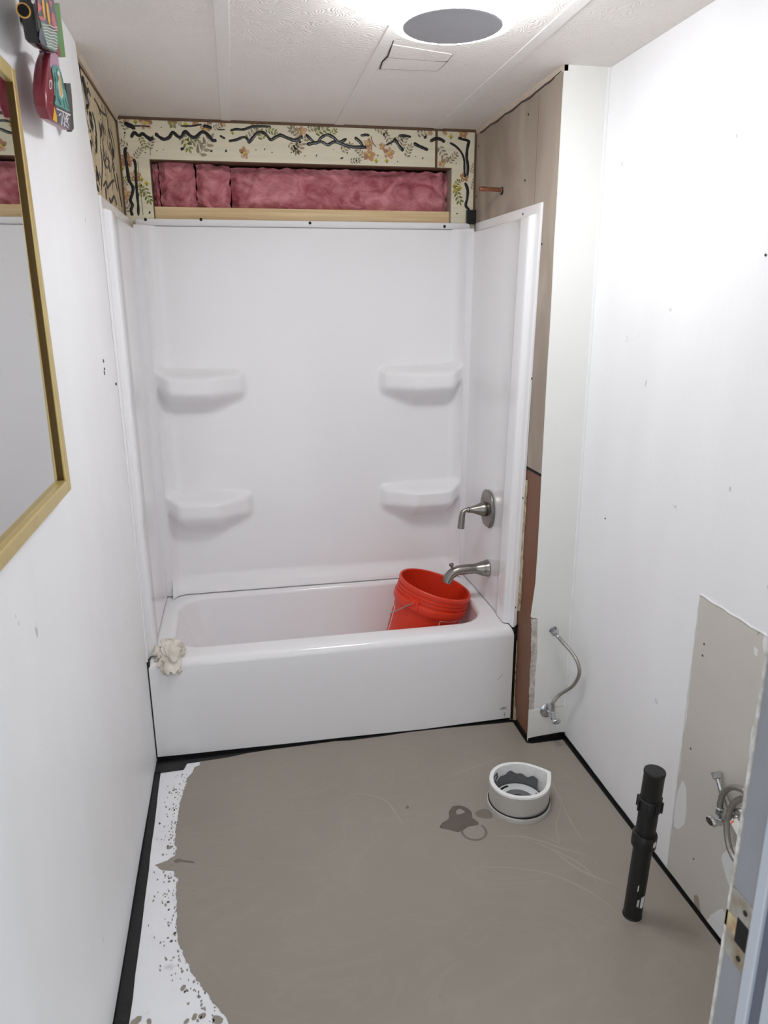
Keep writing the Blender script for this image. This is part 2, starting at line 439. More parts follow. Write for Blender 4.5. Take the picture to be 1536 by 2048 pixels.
MB().prism([on_ceil(783, 88), on_ceil(776, 115), on_ceil(760, 137), on_ceil(875, 142), on_ceil(897, 123), on_ceil(905, 108)], (0, 0, -.0015)).build('ceiling_patch', 'ceil', ce, smooth=False)
for pts, r in (([(787, 80), (776, 112), (764, 124), (760, 138)], .0022), ([(760, 138), (800, 139), (840, 141), (874, 142)], .0007), ([(776, 115), (830, 119), (870, 122), (897, 123)], .0007), ([(870, 122), (896, 123)], .0012), ([(874, 142), (890, 128), (900, 116), (906, 108)], .0009)):
    MB().tube([on_ceil(*p, .0012) for p in pts], r, 6).build('cut_line', 'crack', ce)

# ---- left wall: papered base of the alcove + white panel
wl = struct(MB().box(-.06, XP, -1.89, .72, 0, 2.31), 'wall_left', ['paperL'], 'left wall, white panelled with bare papered strip beside the tub alcove', 'wall', smooth=False)
e1 = W(150, 84, 0, XL); e2 = W(195, 385, 0, XL)
pts = [(YF - .1, 0), (.004, 0), (.004, .41), (e2.y + .002, e2.z), (e1.y * .55 + e2.y * .45, e1.z * .55 + e2.z * .45), (e1.y, CZ(e1.y)), (YF - .1, CZ(YF))]
MB().prism([(XL, y, z) for y, z in pts], (-.0118, 0, 0)).build('wall_panel', 'wall', wl, smooth=False)
# crumbling top trim in the alcove
mb = MB(); y0 = -.10
mb.prism([(XP, y0, CZ(y0)), (XP + .010, y0, CZ(y0)), (XP + .010, y0, CZ(y0) - .004), (XP + .004, y0, CZ(y0) - .016), (XP, y0, CZ(y0) - .016)], (0, YB - y0, CZ(YB) - CZ(y0)))
mb.build('trim_strip', 'trimcream', wl, smooth=False)
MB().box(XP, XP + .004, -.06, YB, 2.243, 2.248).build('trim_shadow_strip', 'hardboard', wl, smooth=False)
MB().box(XP, XP + .006, YB - .012, YB, 1.91, 2.25).build('corner_strip', 'hardboard', wl, smooth=False)
# ---- back wall: boards around the cut opening
OX0, OX1, OZ0, OZ1 = .100, 1.275, 1.915, 2.124
bw = struct(MB().box(-.06, 1.42, YB, YB + .012, 0, OZ0, 0, (2, 1)), 'wall_back', ['hardboard', 'paper'], 'back wall above the tub, old floral wallpaper around a cut opening', 'wall', smooth=False)
def board(x0, x1, z0, z1):
    MB().box(x0, x1, YB, YB + .012, z0, z1, 0, (2, 1)).build('wallpaper_board', ['hardboard', 'paper'], bw, smooth=False)


board(-.05, OX0, OZ0, OZ1); board(-.05, 1.206, OZ1, CZ(YB) - .007); board(1.212, 1.42, OZ1, CZ(YB) - .007); board(OX1, 1.42, OZ0, OZ1)
MB().box(1.204, 1.214, YB - .001, YB + .012, OZ1, CZ(YB)).build('seam_strip', 'hardboard', bw, smooth=False)
MB().box(-.05, 1.42, YB - .006, YB + .02, CZ(YB) - .009, CZ(YB) + .02).build('top_edge_strip', 'hardboard', bw, smooth=False)
MB().box(-.02, -.004, YB - .004, YB + .012, OZ0, CZ(YB)).build('corner_strip', 'hardboard', bw, smooth=False)
MB().box(1.368, 1.38, YB - .004, YB + .012, OZ0, CZ(YB)).build('corner_strip', 'hardboard', bw, smooth=False)
# opening lining + sheathing behind
MB().box(OX0 - .004, OX0 + .003, YB + .001, .83, OZ0, OZ1).build('opening_lining', 'hardboard', bw, smooth=False)
MB().box(OX1 - .003, OX1 + .004, YB + .001, .83, OZ0, OZ1).build('opening_lining', 'ply', bw, smooth=False)
MB().box(OX0, OX1, YB + .001, .83, OZ1 - .004, OZ1 + .004).build('opening_lining', 'hardboard', bw, smooth=False)
MB().box(0, 1.4, .83, .85, 1.85, 2.2).build('sheathing', 'dark', bw, smooth=False)
# ---- right alcove wall: plywood above, brown hardboard below
wa = struct(MB().box(XR + .004, XR + .05, YJ + .01, .72, 0, 2.31), 'wall_alcove', 'brown', 'right wall of the tub alcove, bare plywood over brown hardboard', 'wall', smooth=False)
MB().box(XR, XR + .006, YJ + .0055, YB, 1.036, CZ(-.15) - .012).build('plywood_panel', 'ply', wa, smooth=False)
MB().box(XR - .0005, XR + .003, -.15, .05, 1.027, 1.037).build('panel_gap', 'dark', wa, smooth=False)
MB().box(XR + .001, XR + .006, YJ + .0055, YB, 0, 1.028).build('hardboard_panel', 'brown', wa, smooth=False)
mb = MB().prism([(XR - .006, YJ + .0, CZ(YJ)), (XR + .01, YJ + .0, CZ(YJ)), (XR + .01, YJ, CZ(YJ) - .016), (XR - .002, YJ, CZ(YJ) - .016)], (0, YB - YJ, CZ(YB) - CZ(YJ)))
mb.build('trim_strip', 'trimcream', wa, smooth=False)
MB().tube([Vector((XR - .001, y, CZ(y) - .020 + .003 * math.sin(y * 40) + (.006 if y < .0 else 0))) for y in [YJ + .02 + k * .04 for k in range(20)]], .0028, 6).build('dark_gap', 'crack', wa)
MB().box(XR - .0004, XR + .002, .036, .0372, 1.9, 2.24).build('seam_line', 'hardboard', wa, smooth=False)
for px, py in [(1098, 165), (1057, 229), (1050, 361), (978, 252), (957, 293), (953, 393)]:
    p = W(px, py, 0, XR)
    MB().lathe([(.0042, 0), (.0042, .0012), (.002, .0014)], (p.x + .0004, p.y, p.z), (-1, 0, 0), 12, 0, True, True).build('screw', 'screw', wa)
# ragged remnants beside the tub
def ragged(name, m, parent, left, right, ax, val, d, jit=.0035, step=.012):
    L = []; R_ = []
    for src, dst in ((left, L), (right, R_)):
        P = [W(px, py, ax, val) for px, py in src]
        for i in range(len(P) - 1):
            n = max(1, int((P[i + 1] - P[i]).length / step))
            for k in range(n):
                p = P[i].lerp(P[i + 1], k / n)
                for a in range(2):
                    if a != ax: p[a] += random.uniform(-jit, jit)
                dst.append(p)
        dst.append(P[-1])
    dv = Vector((0, 0, 0)); dv[ax] = d
    return MB().prism(L + R_[::-1], dv).build(name, m, parent, smooth=False)


ragged('wallpaper_remnant', 'cream', wa, [(1027, 1262), (1027, 1440)], [(1034, 1262), (1034, 1300), (1031, 1350), (1030, 1400), (1033, 1440)], 0, XR, -.0016)
ragged('wallpaper_remnant', 'cream', wa, [(1040, 1120), (1036, 1222)], [(1047, 1120), (1041, 1222)], 0, XR, -.0016)
ragged('wallpaper_remnant', 'cream', wa, [(1052, 960), (1047, 1040), (1042, 1120)], [(1056, 960), (1051, 1040), (1046, 1120)], 0, XR, -.0012, .002)
# ---- jog face
wj = struct(MB().box(XR + .006, XW + .05, YJ + .004, YJ + .05, 0, 2.31), 'wall_jog', 'offwhite', 'narrow white return wall between tub alcove and right wall', 'wall', smooth=False)
def jp(px, py): return W(px, py, 1, YJ)


c = [(XR - .002, CZ(YJ)), (XW, CZ(YJ)), (XW, .134), (1.44, .136)]
nt_ = jp(1067, 1426); n0 = jp(1075, 1237); n1 = jp(1062, 1234)
c += [(jp(1068, 1424).x, jp(1068, 1424).z), (jp(1071, 1350).x, .27), (jp(1075, 1300).x, .37), (n0.x, n0.z), (n1.x + .004, n1.z - .004), (n1.x, n1.z)]
for k in range(1, 14):
    z = n1.z + (CZ(YJ) - n1.z) * k / 14; c.append((XR - .002 + random.uniform(-.0012, .0012), z))
MB().prism([(x, YJ, z) for x, z in c], (0, .005, 0)).build('wall_panel', 'jog', wj, smooth=False)
MB().prism([(jp(1058, 1424).x, YJ - .001, .133), (XW, YJ - .001, .131), (XW, YJ - .001, 0), (XR - .002, YJ - .001, 0)], (0, .006, 0)).build('base_patch_panel', 'jog', wj, smooth=False)
ragged('torn_edge', 'offwhite', wj, [(1063, 1238), (1063, 1300), (1060, 1350), (1058, 1424)], [(1079, 1238), (1079, 1300), (1075, 1350), (1072, 1424)], 1, YJ + .002, .003, .0018, .008)
MB().box(XW - .010, XW - .002, YJ - .0008, YJ + .002, .0, CZ(YJ)).build('corner_bead', 'wall', wj, smooth=False, bevel=.001)
# ---- right wall
wr = struct(MB().box(XW, XW + .05, YF - .1, YJ + .02, 0, 2.31), 'wall_right', 'wall', 'plain white right wall with an unpainted patch low down', 'wall', smooth=False)
P = [(-.863, .005), (-.864, .12), (-.861, .25), (-.865, .346), (-.862, .45), (-.866, .55), (-.862, .67), (-.864, .78), (-.863, .869)]
pp = []
for i in range(len(P) - 1):
    for k in range(6):
        t = k / 6; pp.append((P[i][0] + (P[i + 1][0] - P[i][0]) * t + random.uniform(-.0015, .0015), P[i][1] + (P[i + 1][1] - P[i][1]) * t))
pp += [(-.863, .869)] + [(-.863 - .06 * k, .869 + .002 * k / 10 + random.uniform(-.0015, .0015)) for k in range(1, 16)] + [(YF + .001, .872), (YF + .001, .005)]
MB().prism([(XW, y, z) for y, z in pp], (-.0008, 0, 0)).build('unpainted_patch', 'greypaint', wr, smooth=False)
for pix in ([(1478, 1690), (1462, 1698), (1444, 1708), (1447, 1735), (1460, 1775), (1476, 1800), (1490, 1750)],
            [(1445, 1818), (1428, 1826), (1418, 1836), (1415, 1850), (1440, 1886), (1452, 1880), (1455, 1840)],
            [(1528, 1268), (1526, 1290), (1530, 1310), (1534, 1318), (1545, 1310), (1545, 1280)],
            [(1513, 1446), (1504, 1458), (1500, 1490), (1500, 1520), (1510, 1525), (1520, 1480)],
            [(1509, 1294), (1515, 1300), (1514, 1312), (1508, 1306)],
            [(1365, 1560), (1372, 1580), (1371, 1640), (1362, 1656), (1348, 1652), (1352, 1600)]):
    decal(pix, 'white_paint_patch', 'patchwhite', wr, 0, XW - .0008, -.0004, .0015)
decal([(1388, 1790), (1396, 1793), (1402, 1825), (1410, 1846), (1402, 1842), (1390, 1820)], 'brown_paint_smear', 'ply', wr, 0, XW - .0008, -.0004, .001)
# thick paint ridge left where the old cabinet met the wall
MB().tube([Vector((XW - .0006, -.86 - .001 * math.sin(k * 2.1), .02 + k * .0213)) for k in range(41)], [.0018 + .0012 * random.random() for _ in range(41)], 6).build('paint_ridge', 'patchwhite', wr)
MB().tube([Vector((XW - .0006, -.86 - k * .02, .872 + .0015 * math.sin(k * 1.7))) for k in range(20)], [.0018 + .0012 * random.random() for _ in range(20)], 6).build('paint_ridge', 'patchwhite', wr)
for px, py in [(1409, 1288), (1406, 1311), (1382, 1497), (1532, 510), (1211, 1037), (1388, 1718)]:
    p = W(px, py, 0, XW)
    MB().lathe([(.003, 0), (.003, .0015), (.0012, .002)], (XW - .0005, p.y, p.z), (-1, 0, 0), 8, 0, True, True).build('nail_hole', 'greyink' if py > 600 else 'crack', wr)
for px, py, h in [(206, 722, .008), (208, 746, .010), (208, 738, .006), (232, 768, .006)]:
    p = W(px, py, 0, XL)
    MB().tube([(XL, p.y, p.z + h / 2), (XL, p.y + .002, p.z), (XL, p.y, p.z - h / 2)], .0028, 6).build('chip_mark', 'greyink', wl)
# ---- front wall around the doorway
wf = struct(MB().box(.97, 1.56, YF - .1, YF, 0, 2.31), 'wall_front', 'wall', 'front wall around the doorway the view looks through', 'wall', smooth=False)
MB().box(-.05, .052, YF - .1, YF, 0, 2.31).build('wall_stub', 'wall', wf, smooth=False)
MB().box(.052, .97, YF - .1, YF, 2.06, 2.31).build('wall_header', 'wall', wf, smooth=False)

# ---- door frame
df = thing('door_1', 'grey white door jamb with strike plate at the right edge', 'door frame', (.95, -1.84, 0), kind='structure')
JY = -1.786
MB().box(.95, .97, -1.90, JY, 0, 2.06).build('jamb', 'jamb', df, smooth=False, bevel=.002)
MB().box(.948, .972, JY - .001, JY + .003, 0, 2.06).build('jamb_edge', 'offwhite', df, smooth=False)
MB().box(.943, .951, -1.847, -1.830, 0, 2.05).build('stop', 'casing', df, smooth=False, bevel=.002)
MB().box(.9485, .951, -1.866, -1.847, 0, 2.05).build('stop_shade_band', 'shade_band', df, smooth=False)  # dark strip added to paint the shaded band beside the stop
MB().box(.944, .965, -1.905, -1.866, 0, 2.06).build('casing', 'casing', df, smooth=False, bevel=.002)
MB().box(.052, .07, -1.90, JY, 0, 2.06).build('jamb', 'jamb', df, smooth=False, bevel=.002)
MB().box(.052, .97, -1.90, JY, 2.042, 2.06).build('head_jamb', 'jamb', df, smooth=False)
sp = MB().box(.9485, .9505, -1.828, JY + .004, .800, .900)
sp.box(.9487, .962, JY + .001, JY + .005, .806, .894)
st = sp.build('strike_plate', 'zinc', df, smooth=False, bevel=.0007)
MB().box(.9478, .9495, -1.824, -1.804, .832, .868).build('latch_hole', 'dark', st, smooth=False)
MB().box(.9480, .9495, -1.805, JY + .004, .838, .862).build('latch_wear', 'rawwood', st, smooth=False)
for z in (.814, .884):
    MB().lathe([(.0035, 0), (.0035, .001)], (.9484, -1.815, z), (-1, 0, 0), 12, 0, True, True).build('screw', 'screw', st)

# ================================================================== wallpaper print + adhesive
def print_shapes(plane_ax, plane_val, sgn):
    pr = MB(); ks = ['p_o1', 'p_o2', 'p_o3', 'p_y', 'p_g1', 'p_g2', 'p_b1', 'p_b2', 'p_w']; idx = {k: i for i, k in enumerate(ks)}
    ua = Vector((1, 0, 0)) if plane_ax == 1 else Vector((0, 1, 0)); va = Vector((0, 0, 1))
    nn = Vector((0, sgn, 0)) if plane_ax == 1 else Vector((sgn, 0, 0))

    def ell(c, a, b, ang, k, lay):
        d1 = ua * math.cos(ang) + va * math.sin(ang); d2 = ua * -math.sin(ang) + va * math.cos(ang)
        P = []
        for t in range(10):
            th = 2 * math.pi * t / 10; ca = math.cos(th); r = 1 + random.uniform(-.12, .12)
            P.append(c + d1 * (a * ca * r) + d2 * (b * math.sin(th) * r * (1 - .25 * ca)) + nn * (.0003 + .0002 * lay))
        pr.add(P, [tuple(range(10))], idx[k])

    def flower(c, s, cols=('p_o1', 'p_o2', 'p_o3')):
        for k in range(5):
            a = 2 * math.pi * k / 5 + random.random() * .5
            d = ua * math.cos(a) + va * math.sin(a)
            ell(c + d * s * .55, s * .58, s * .42, a, random.choice(cols), 1 + k * .3)
            ell(c + d * s * .72, s * .22, s * .16, a, random.choice(cols), 3 + k * .2)
        ell(c, s * .28, s * .25, 0, 'p_y', 5)
        for k in range(4):
            a = random.random() * 6.28; ell(c + (ua * math.cos(a) + va * math.sin(a)) * s * .3, s * .08, s * .07, a, 'p_o3', 6)

    def spray(c, s, ang, cols, n=4):
        d = ua * math.cos(ang) + va * math.sin(ang); e = ua * -math.sin(ang) + va * math.cos(ang)
        ell(c, s * 1.0, s * .03, ang, cols[0], 0)
        for k in range(n):
            q = c + d * s * (-.7 + 1.5 * k / max(1, n - 1))
            for sg in (-1, 1):
                ell(q + e * sg * s * .32, s * .30, s * .14, ang + sg * .9, random.choice(cols), 1)
        ell(c + d * s * 1.05, s * .3, s * .14, ang, cols[0], 1)

    return pr, ks, flower, spray, ell


random.seed(3)
pr, ks, flower, spray, ell = print_shapes(1, YB, -1)
def c2(x, y): return W(220 + x / 4.042, 200 + y / 4.042, 1, YB)
def c3(x, y): return W(580 + x / 2.844, 200 + y / 2.844, 1, YB)


OR = ('p_o1', 'p_o2', 'p_o3'); GR = ('p_g1', 'p_g2'); BR = ('p_b1', 'p_b2')
for x, y, s in [(285, 185, .024), (135, 150, .014), (690, 172, .016), (770, 236, .018), (1085, 428, .020), (130, 482, .026), (120, 760, .024), (205, 612, .020), (915, 185, .014)]:
    flower(c2(x, y), s, OR)
flower(c2(800, 175), .012, BR); flower(c2(505, 190), .017, ('p_b1', 'p_g1', 'p_b2'))
for x, y, s in [(205, 175, .010), (612, 202, .011), (255, 640, .010), (295, 675, .010), (990, 265, .008), (1148, 192, .008), (100, 550, .01), (240, 690, .009)]:
    for k in range(4): a = k * 1.6; p = c2(x, y); ell(p + Vector((math.cos(a) * s * .4, 0, math.sin(a) * s * .4)), s * .6, s * .4, a, 'p_y' if k < 3 else 'p_g1', 1 + k * .3)
for x, y, s, a, cl in [(770, 370, .042, .9, BR), (700, 350, .026, -.4, BR), (330, 350, .022, 1.2, BR), (100, 350, .022, 2.6, BR), (610, 345, .030, -1.1, GR), (670, 320, .022, .3, GR), (265, 345, .020, -1.2, GR), (1150, 275, .030, .9, BR), (1215, 265, .026, 1.9, GR), (1300, 248, .022, -.3, GR), (1500, 262, .026, 2.2, BR), (1505, 380, .022, .8, BR), (870, 215, .018, .4, BR), (110, 190, .024, 2.0, BR), (120, 640, .018, .3, GR), (135, 850, .028, 2.2, BR), (300, 770, .028, -1.2, GR), (260, 740, .020, 1.6, GR), (225, 430, .02, .9, BR), (560, 180, .012, 1.8, BR), (110, 690, .016, .6, BR)]:
    spray(c2(x, y), s, a, cl)
for x, y, s in [(70, 175, .017), (445, 250, .020), (450, 312, .024), (562, 302, .022), (525, 265, .014), (985, 192, .018), (865, 360, .016), (990, 440, .018), (800, 190, .008), (880, 188, .01)]:
    flower(c3(x, y), s, OR)
for x, y, s in [(490, 346, .010), (550, 346, .010), (915, 208, .011), (935, 490, .011), (965, 500, .012), (945, 520, .01)]:
    for k in range(4): a = k * 1.6; p = c3(x, y); ell(p + Vector((math.cos(a) * s * .4, 0, math.sin(a) * s * .4)), s * .6, s * .4, a, 'p_y' if k < 3 else 'p_g1', 1 + k * .3)
for x, y, s, a, cl in [(30, 180, .026, 2.7, BR), (180, 170, .03, .4, GR), (130, 160, .022, .2, BR), (60, 255, .034, 1.0, BR), (20, 275, .024, -.8, BR), (320, 270, .024, .5, BR), (400, 300, .022, 2.4, BR), (515, 170, .026, -.5, BR), (555, 215, .024, -1.0, BR), (645, 245, .024, 1.2, BR), (675, 290, .024, 1.2, BR), (760, 185, .028, .2, BR), (870, 305, .030, -1.0, BR), (925, 330, .024, .8, BR), (955, 545, .030, -1.2, GR), (945, 480, .020, .9, GR), (1045, 480, .02, 1.3, BR), (1040, 390, .018, 1.2, BR), (610, 225, .02, .3, BR), (370, 345, .02, .1, BR), (240, 190, .02, .7, GR)]:
    spray(c3(x, y), s, a, cl)
pr.build('floral_print', ks, bw, smooth=False, kind='stuff')
# thin crack lines in the paper
for a, c in (((325, 380), (325, 450)), ((225, 500), (268, 930))):
    MB().tube([c2(*a) + Vector((0, -.0003, 0)), c2(*c) + Vector((0, -.0003, 0))], .0008, 5).build('paper_crack', 'crack', bw)


def bead(pts, r, conv, nrm, parent, grooved=False):
    r *= 1.3; P = smooth_path([conv(*p) for p in pts], 6); n = len(P); N = Vector(nrm)
    rad = []
    for i in range(n):
        t = i / (n - 1); e = min(1, min(t, 1 - t) * n / 3 + .45)
        rad.append(r * e * (1 + .28 * noise.noise(P[i] * 60) + .15 * noise.noise(P[i] * 190)))
    MB().tube([p + N * .0002 for p in P], rad, 8, flat=(N, .55)).build('adhesive_bead', 'adhesive', parent)


def blob(c, r, nrm, parent):
    N = Vector(nrm); u = N.orthogonal().normalized(); v = N.cross(u); ph = random.random() * 6
    el = random.uniform(1, 1.9); th = random.uniform(-.6, .6)
    u, v = u * math.cos(th) + v * math.sin(th), v * math.cos(th) - u * math.sin(th)
    L = []
    for k, (rr, h) in enumerate(((1, .0002), (.8, r * .3), (.35, r * .45))):
        L.append([c + u * (math.cos(a) * r * el * rr * (1 + .22 * math.sin(2 * a + ph))) + v * (math.sin(a) * r * rr * (1 + .2 * math.cos(3 * a + ph))) + N * h for a in [2 * math.pi * j / 12 for j in range(12)]])
    MB().loft(L, 0, True, True, True).build('adhesive_blob', 'adhesive', parent)


NB = (0, -1, 0)
B2 = [([(170, 305), (195, 265), (235, 290), (262, 272), (300, 300), (330, 318), (348, 300)], .0046),
      ([(365, 268), (400, 300), (440, 318), (480, 300), (508, 262), (545, 292), (575, 300), (608, 258), (650, 290), (690, 302), (745, 258), (790, 280), (830, 325), (862, 326)], .0048),
      ([(888, 288), (908, 300), (930, 312)], .003), ([(960, 332), (1020, 322), (1080, 300), (1112, 318), (1122, 352)], .0036),
      ([(1120, 352), (1160, 300), (1190, 268), (1235, 262), (1270, 290), (1300, 322), (1340, 300), (1380, 285), (1430, 305), (1490, 325), (1535, 318)], .0044),
      ([(115, 185), (150, 202), (185, 218), (190, 240)], .0060), ([(185, 210), (260, 210), (325, 216)], .0018),
      ([(570, 210), (660, 210), (742, 196)], .0022), ([(752, 210), (790, 215), (825, 228)], .0044), ([(868, 240), (930, 240)], .0015),
      ([(972, 248), (1020, 236), (1080, 238), (1150, 215), (1200, 212), (1300, 215)], .0036),
      ([(120, 395), (128, 480), (140, 560), (155, 650), (185, 705), (180, 760), (165, 810), (182, 850), (170, 890), (182, 935)], .0044),
      ([(190, 475), (205, 520), (208, 600), (215, 700), (220, 770), (228, 850), (230, 935)], .0038)]
for p, r_ in B2: bead(p, r_, c2, NB, bw)
B3 = [([(0, 225), (40, 228), (70, 202)], .0040), ([(90, 195), (120, 225), (150, 245), (180, 212), (215, 198), (250, 215), (280, 240), (322, 220)], .0042),
      ([(95, 252), (140, 245), (180, 238), (215, 255), (250, 238), (290, 248), (340, 265), (400, 268), (435, 268)], .0044),
      ([(368, 213), (395, 235), (415, 262)], .0042), ([(402, 203), (430, 198), (452, 202)], .0036), ([(545, 256), (580, 240), (600, 215)], .0026),
      ([(600, 225), (620, 260), (645, 290)], .0046), ([(618, 203), (650, 203), (688, 210)], .0040), ([(703, 246), (740, 265), (785, 284)], .0050),
      ([(795, 236), (830, 220), (860, 225), (880, 240)], .0048), ([(955, 215), (985, 224), (1020, 232)], .0036),
      ([(1020, 228), (1008, 280), (1005, 330), (1012, 380), (1008, 432)], .0044), ([(908, 243), (945, 265), (975, 300), (990, 340), (992, 400), (995, 440)], .0036),
      ([(995, 470), (1010, 510), (1008, 560), (1000, 600), (1020, 625)], .0046), ([(460, 205), (470, 240), (490, 268)], .0012)]
for p, r_ in B3: bead(p, r_, c3, NB, bw)
for x, y, r_ in [(120, 266, .0030), (585, 396, .0055), (938, 412, .0036), (820, 412, .0036), (1180, 403, .0022), (1250, 398, .002), (1070, 425, .0035), (285, 426, .0022), (380, 410, .0022), (432, 400, .0018), (320, 910, .0034), (415, 222, .0016), (155, 520, .003), (118, 290, .0016), (112, 305, .0014), (1310, 424, .0018), (1465, 424, .0018), (225, 770, .0055), (125, 395, .006)]:
    blob(c2(x, y), r_, NB, bw)
for x, y, r_ in [(325, 301, .0030), (295, 331, .0034), (150, 316, .0022), (378, 345, .0026), (500, 316, .0020), (715, 321, .0018), (755, 331, .0022), (612, 351, .0022), (770, 211, .0058), (965, 218, .0048), (950, 646, .0024), (945, 360, .002), (965, 458, .0022), (85, 318, .0016), (245, 281, .0014)]:
    blob(c3(x, y), r_, NB, bw)
# left alcove wall smears
NL = (1, 0, 0)
def c5(x, y): return W(140 + x / 5.25, 60 + y / 5.25, 0, XP)


for p, r_ in [([(122, 490), (150, 620), (182, 830)], .010), ([(182, 665), (190, 620), (215, 700)], .0035), ([(205, 860), (212, 950), (232, 1030)], .009), ([(232, 860), (262, 1000), (280, 1200)], .004),
              ([(95, 380), (110, 520), (130, 720)], .004), ([(140, 790), (160, 930), (190, 1150)], .005), ([(215, 1160), (212, 1330)], .007), ([(270, 1110), (275, 1290)], .006), ([(300, 950), (325, 1110), (335, 990), (360, 1100)], .003),
              ([(315, 1210), (335, 1400), (330, 1680)], .0035), ([(225, 1380), (240, 1640)], .006), ([(260, 1600), (300, 1690)], .006), ([(270, 1420), (300, 1590)], .0045), ([(380, 1340), (365, 1400), (395, 1450), (410, 1380), (380, 1340)], .0028), ([(300, 820), (330, 860), (380, 900)], .004),
              ([(350, 1640), (380, 1590), (390, 1660), (430, 1600), (465, 1580)], .0035), ([(370, 1650), (380, 1780)], .004), ([(410, 1760), (430, 1810), (460, 1750), (490, 1840)], .004), ([(445, 1240), (455, 1350)], .008), ([(420, 1180), (440, 1330), (470, 1480)], .003),
              ([(250, 720), (290, 790), (320, 900)], .003), ([(360, 800), (390, 950), (400, 1080)], .0028), ([(395, 1010), (430, 1150), (455, 1300)], .003), ([(440, 1400), (470, 1560), (500, 1700)], .003), ([(340, 1250), (370, 1330)], .003), ([(485, 1500), (515, 1700), (545, 1860)], .0035)]:
    bead(p, r_, c5, NL, wl)
random.seed(21)
for k in range(34):
    a = random.uniform(.05, .95); b_ = random.uniform(.0, .9); x0 = 95 + 370 * b_ + 60 * a; y0 = 420 + 480 * b_ + (1150 - 350 * b_) * a
    pts = [(x0, y0)]
    for q_ in range(random.randint(2, 4)): pts.append((pts[-1][0] + random.uniform(-6, 16), pts[-1][1] + random.uniform(25, 75)))
    if pts[-1][1] < 1700 - 0 and pts[-1][0] < 520: bead(pts, random.uniform(.0012, .0024), c5, NL, wl)
for x, y, r_ in [(180, 560, .004), (330, 800, .003), (415, 1475, .006), (370, 1520, .003), (210, 1060, .005), (235, 1050, .004), (300, 880, .003), (320, 940, .003)]:
    blob(c5(x, y), r_, NL, wl)

# ================================================================== insulation, board, foam block
def batt(name, x0, x1, z0, z1, yf, seed, label, lean=0):
    mb = MB(); nx = max(8, int((x1 - x0) / .006)); nz = 34; L = []
    for i in range(nz + 1):
        v = i / nz; row = []
        for j in range(nx + 1):
            u = j / nx; ex = min(u, 1 - u) * (x1 - x0); ez = min(v, 1 - v) * (z1 - z0)
            rnd = .022 * (1 - sm(ex / .03)) + .018 * (1 - sm(ez / .03))
            p = Vector((x0 + (x1 - x0) * u, 0, z0 + (z1 - z0) * v)); q = p + Vector((seed * 3.1, seed, 0))
            q2 = q + Vector((noise.noise(q * 9), 0, noise.noise(q * 9 + Vector((5, 0, 0))))) * .05
            dy = .020 * noise.noise(q2 * 11) + .011 * noise.noise(q2 * 26) + .005 * noise.noise(q2 * 60) - .010 * abs(noise.noise(q2 * 17))
            wob = .006 * noise.noise(q * 40) if (v in (0, 1) or u in (0, 1)) else 0
            row.append(Vector((p.x + wob, yf + rnd + dy + lean * (u - .5), p.z + (.008 * noise.noise(Vector((p.x * 30, seed, 0))) if v > .9 else 0))))
        L.append(row)
    mb.loft(L, 0, False)
    # back face and rim
    B = [L[0], [Vector((p.x, .815, p.z)) for p in L[0]]]; mb.loft(B, 0, False)
    mb.loft([L[-1], [Vector((p.x, .815, p.z)) for p in L[-1]]], 0, False)
    mb.loft([[r_[0] for r_ in L], [Vector((r_[0].x, .815, r_[0].z)) for r_ in L]], 0, False)
    mb.loft([[r_[-1] for r_ in L], [Vector((r_[-1].x, .815, r_[-1].z)) for r_ in L]], 0, False)
    o = mb.build(name, 'pinkwool'); return tag(o, label, 'insulation', 'pink insulation batts in the wall opening')


iz0, iz1 = 1.962, 2.122
batt('insulation_batt', .104, .1245, iz0, iz1 - .004, .700, 1, 'thin crumpled end of pink fibreglass at the left side of the wall opening')
batt('insulation_batt', .128, .260, iz0, iz1, .694, 2, 'pink fibreglass batt, second from the left in the wall opening')
batt('insulation_batt', .2635, .391, iz0, iz1 - .004, .697, 3, 'squarish pink fibreglass batt left of the long one in the opening')
batt('insulation_batt', .3945, 1.271, iz0, iz1 - .010, .712, 4, 'longest pink fibreglass batt filling the right of the wall opening')
tag(MB().box(.094, 1.272, .694, .825, 1.918, 1.961).build('pine_board', 'pine', smooth=False, bevel=.0015), 'pale pine board along the bottom of the wall opening', 'board')
fb = MB(); p0 = c3(1000, 627); p1 = c3(1048, 705)
for k in range(12):
    z = p1.z + (p0.z - p1.z) * k / 12; fb.box(p0.x, p1.x, YB - .022, YB - .002, z, z + (p0.z - p1.z) / 14)
fb.box(p0.x + .001, p1.x - .001, YB - .020, YB - .001, p1.z, p0.z - .001)
tag(fb.build('foam_block', 'abs', smooth=False), 'small ribbed black foam block in the back right alcove corner', 'foam block')

# ================================================================== bathtub
TX0, TX1, TY0, TY1 = .009, 1.364, 0.0, .668
def rrect(x0, x1, y0, y1, r, z, n=12, zf=None):
    P = []
    for cx, cy, a0 in ((x1 - r, y1 - r, 0), (x0 + r, y1 - r, 90), (x0 + r, y0 + r, 180), (x1 - r, y0 + r, 270)):
        for k in range(n + 1):
            a = math.radians(a0 + 90 * k / n); P.append(Vector((cx + r * math.cos(a), cy + r * math.sin(a), z)))
    # straight runs get extra points so that the deck lofts evenly
    out = []
    for i in range(len(P)):
        a = P[i]; b_ = P[(i + 1) % len(P)]; out.append(a)
        if i % (n + 1) == n:
            for k in range(1, 16): out.append(a.lerp(b_, k / 16))
    return out


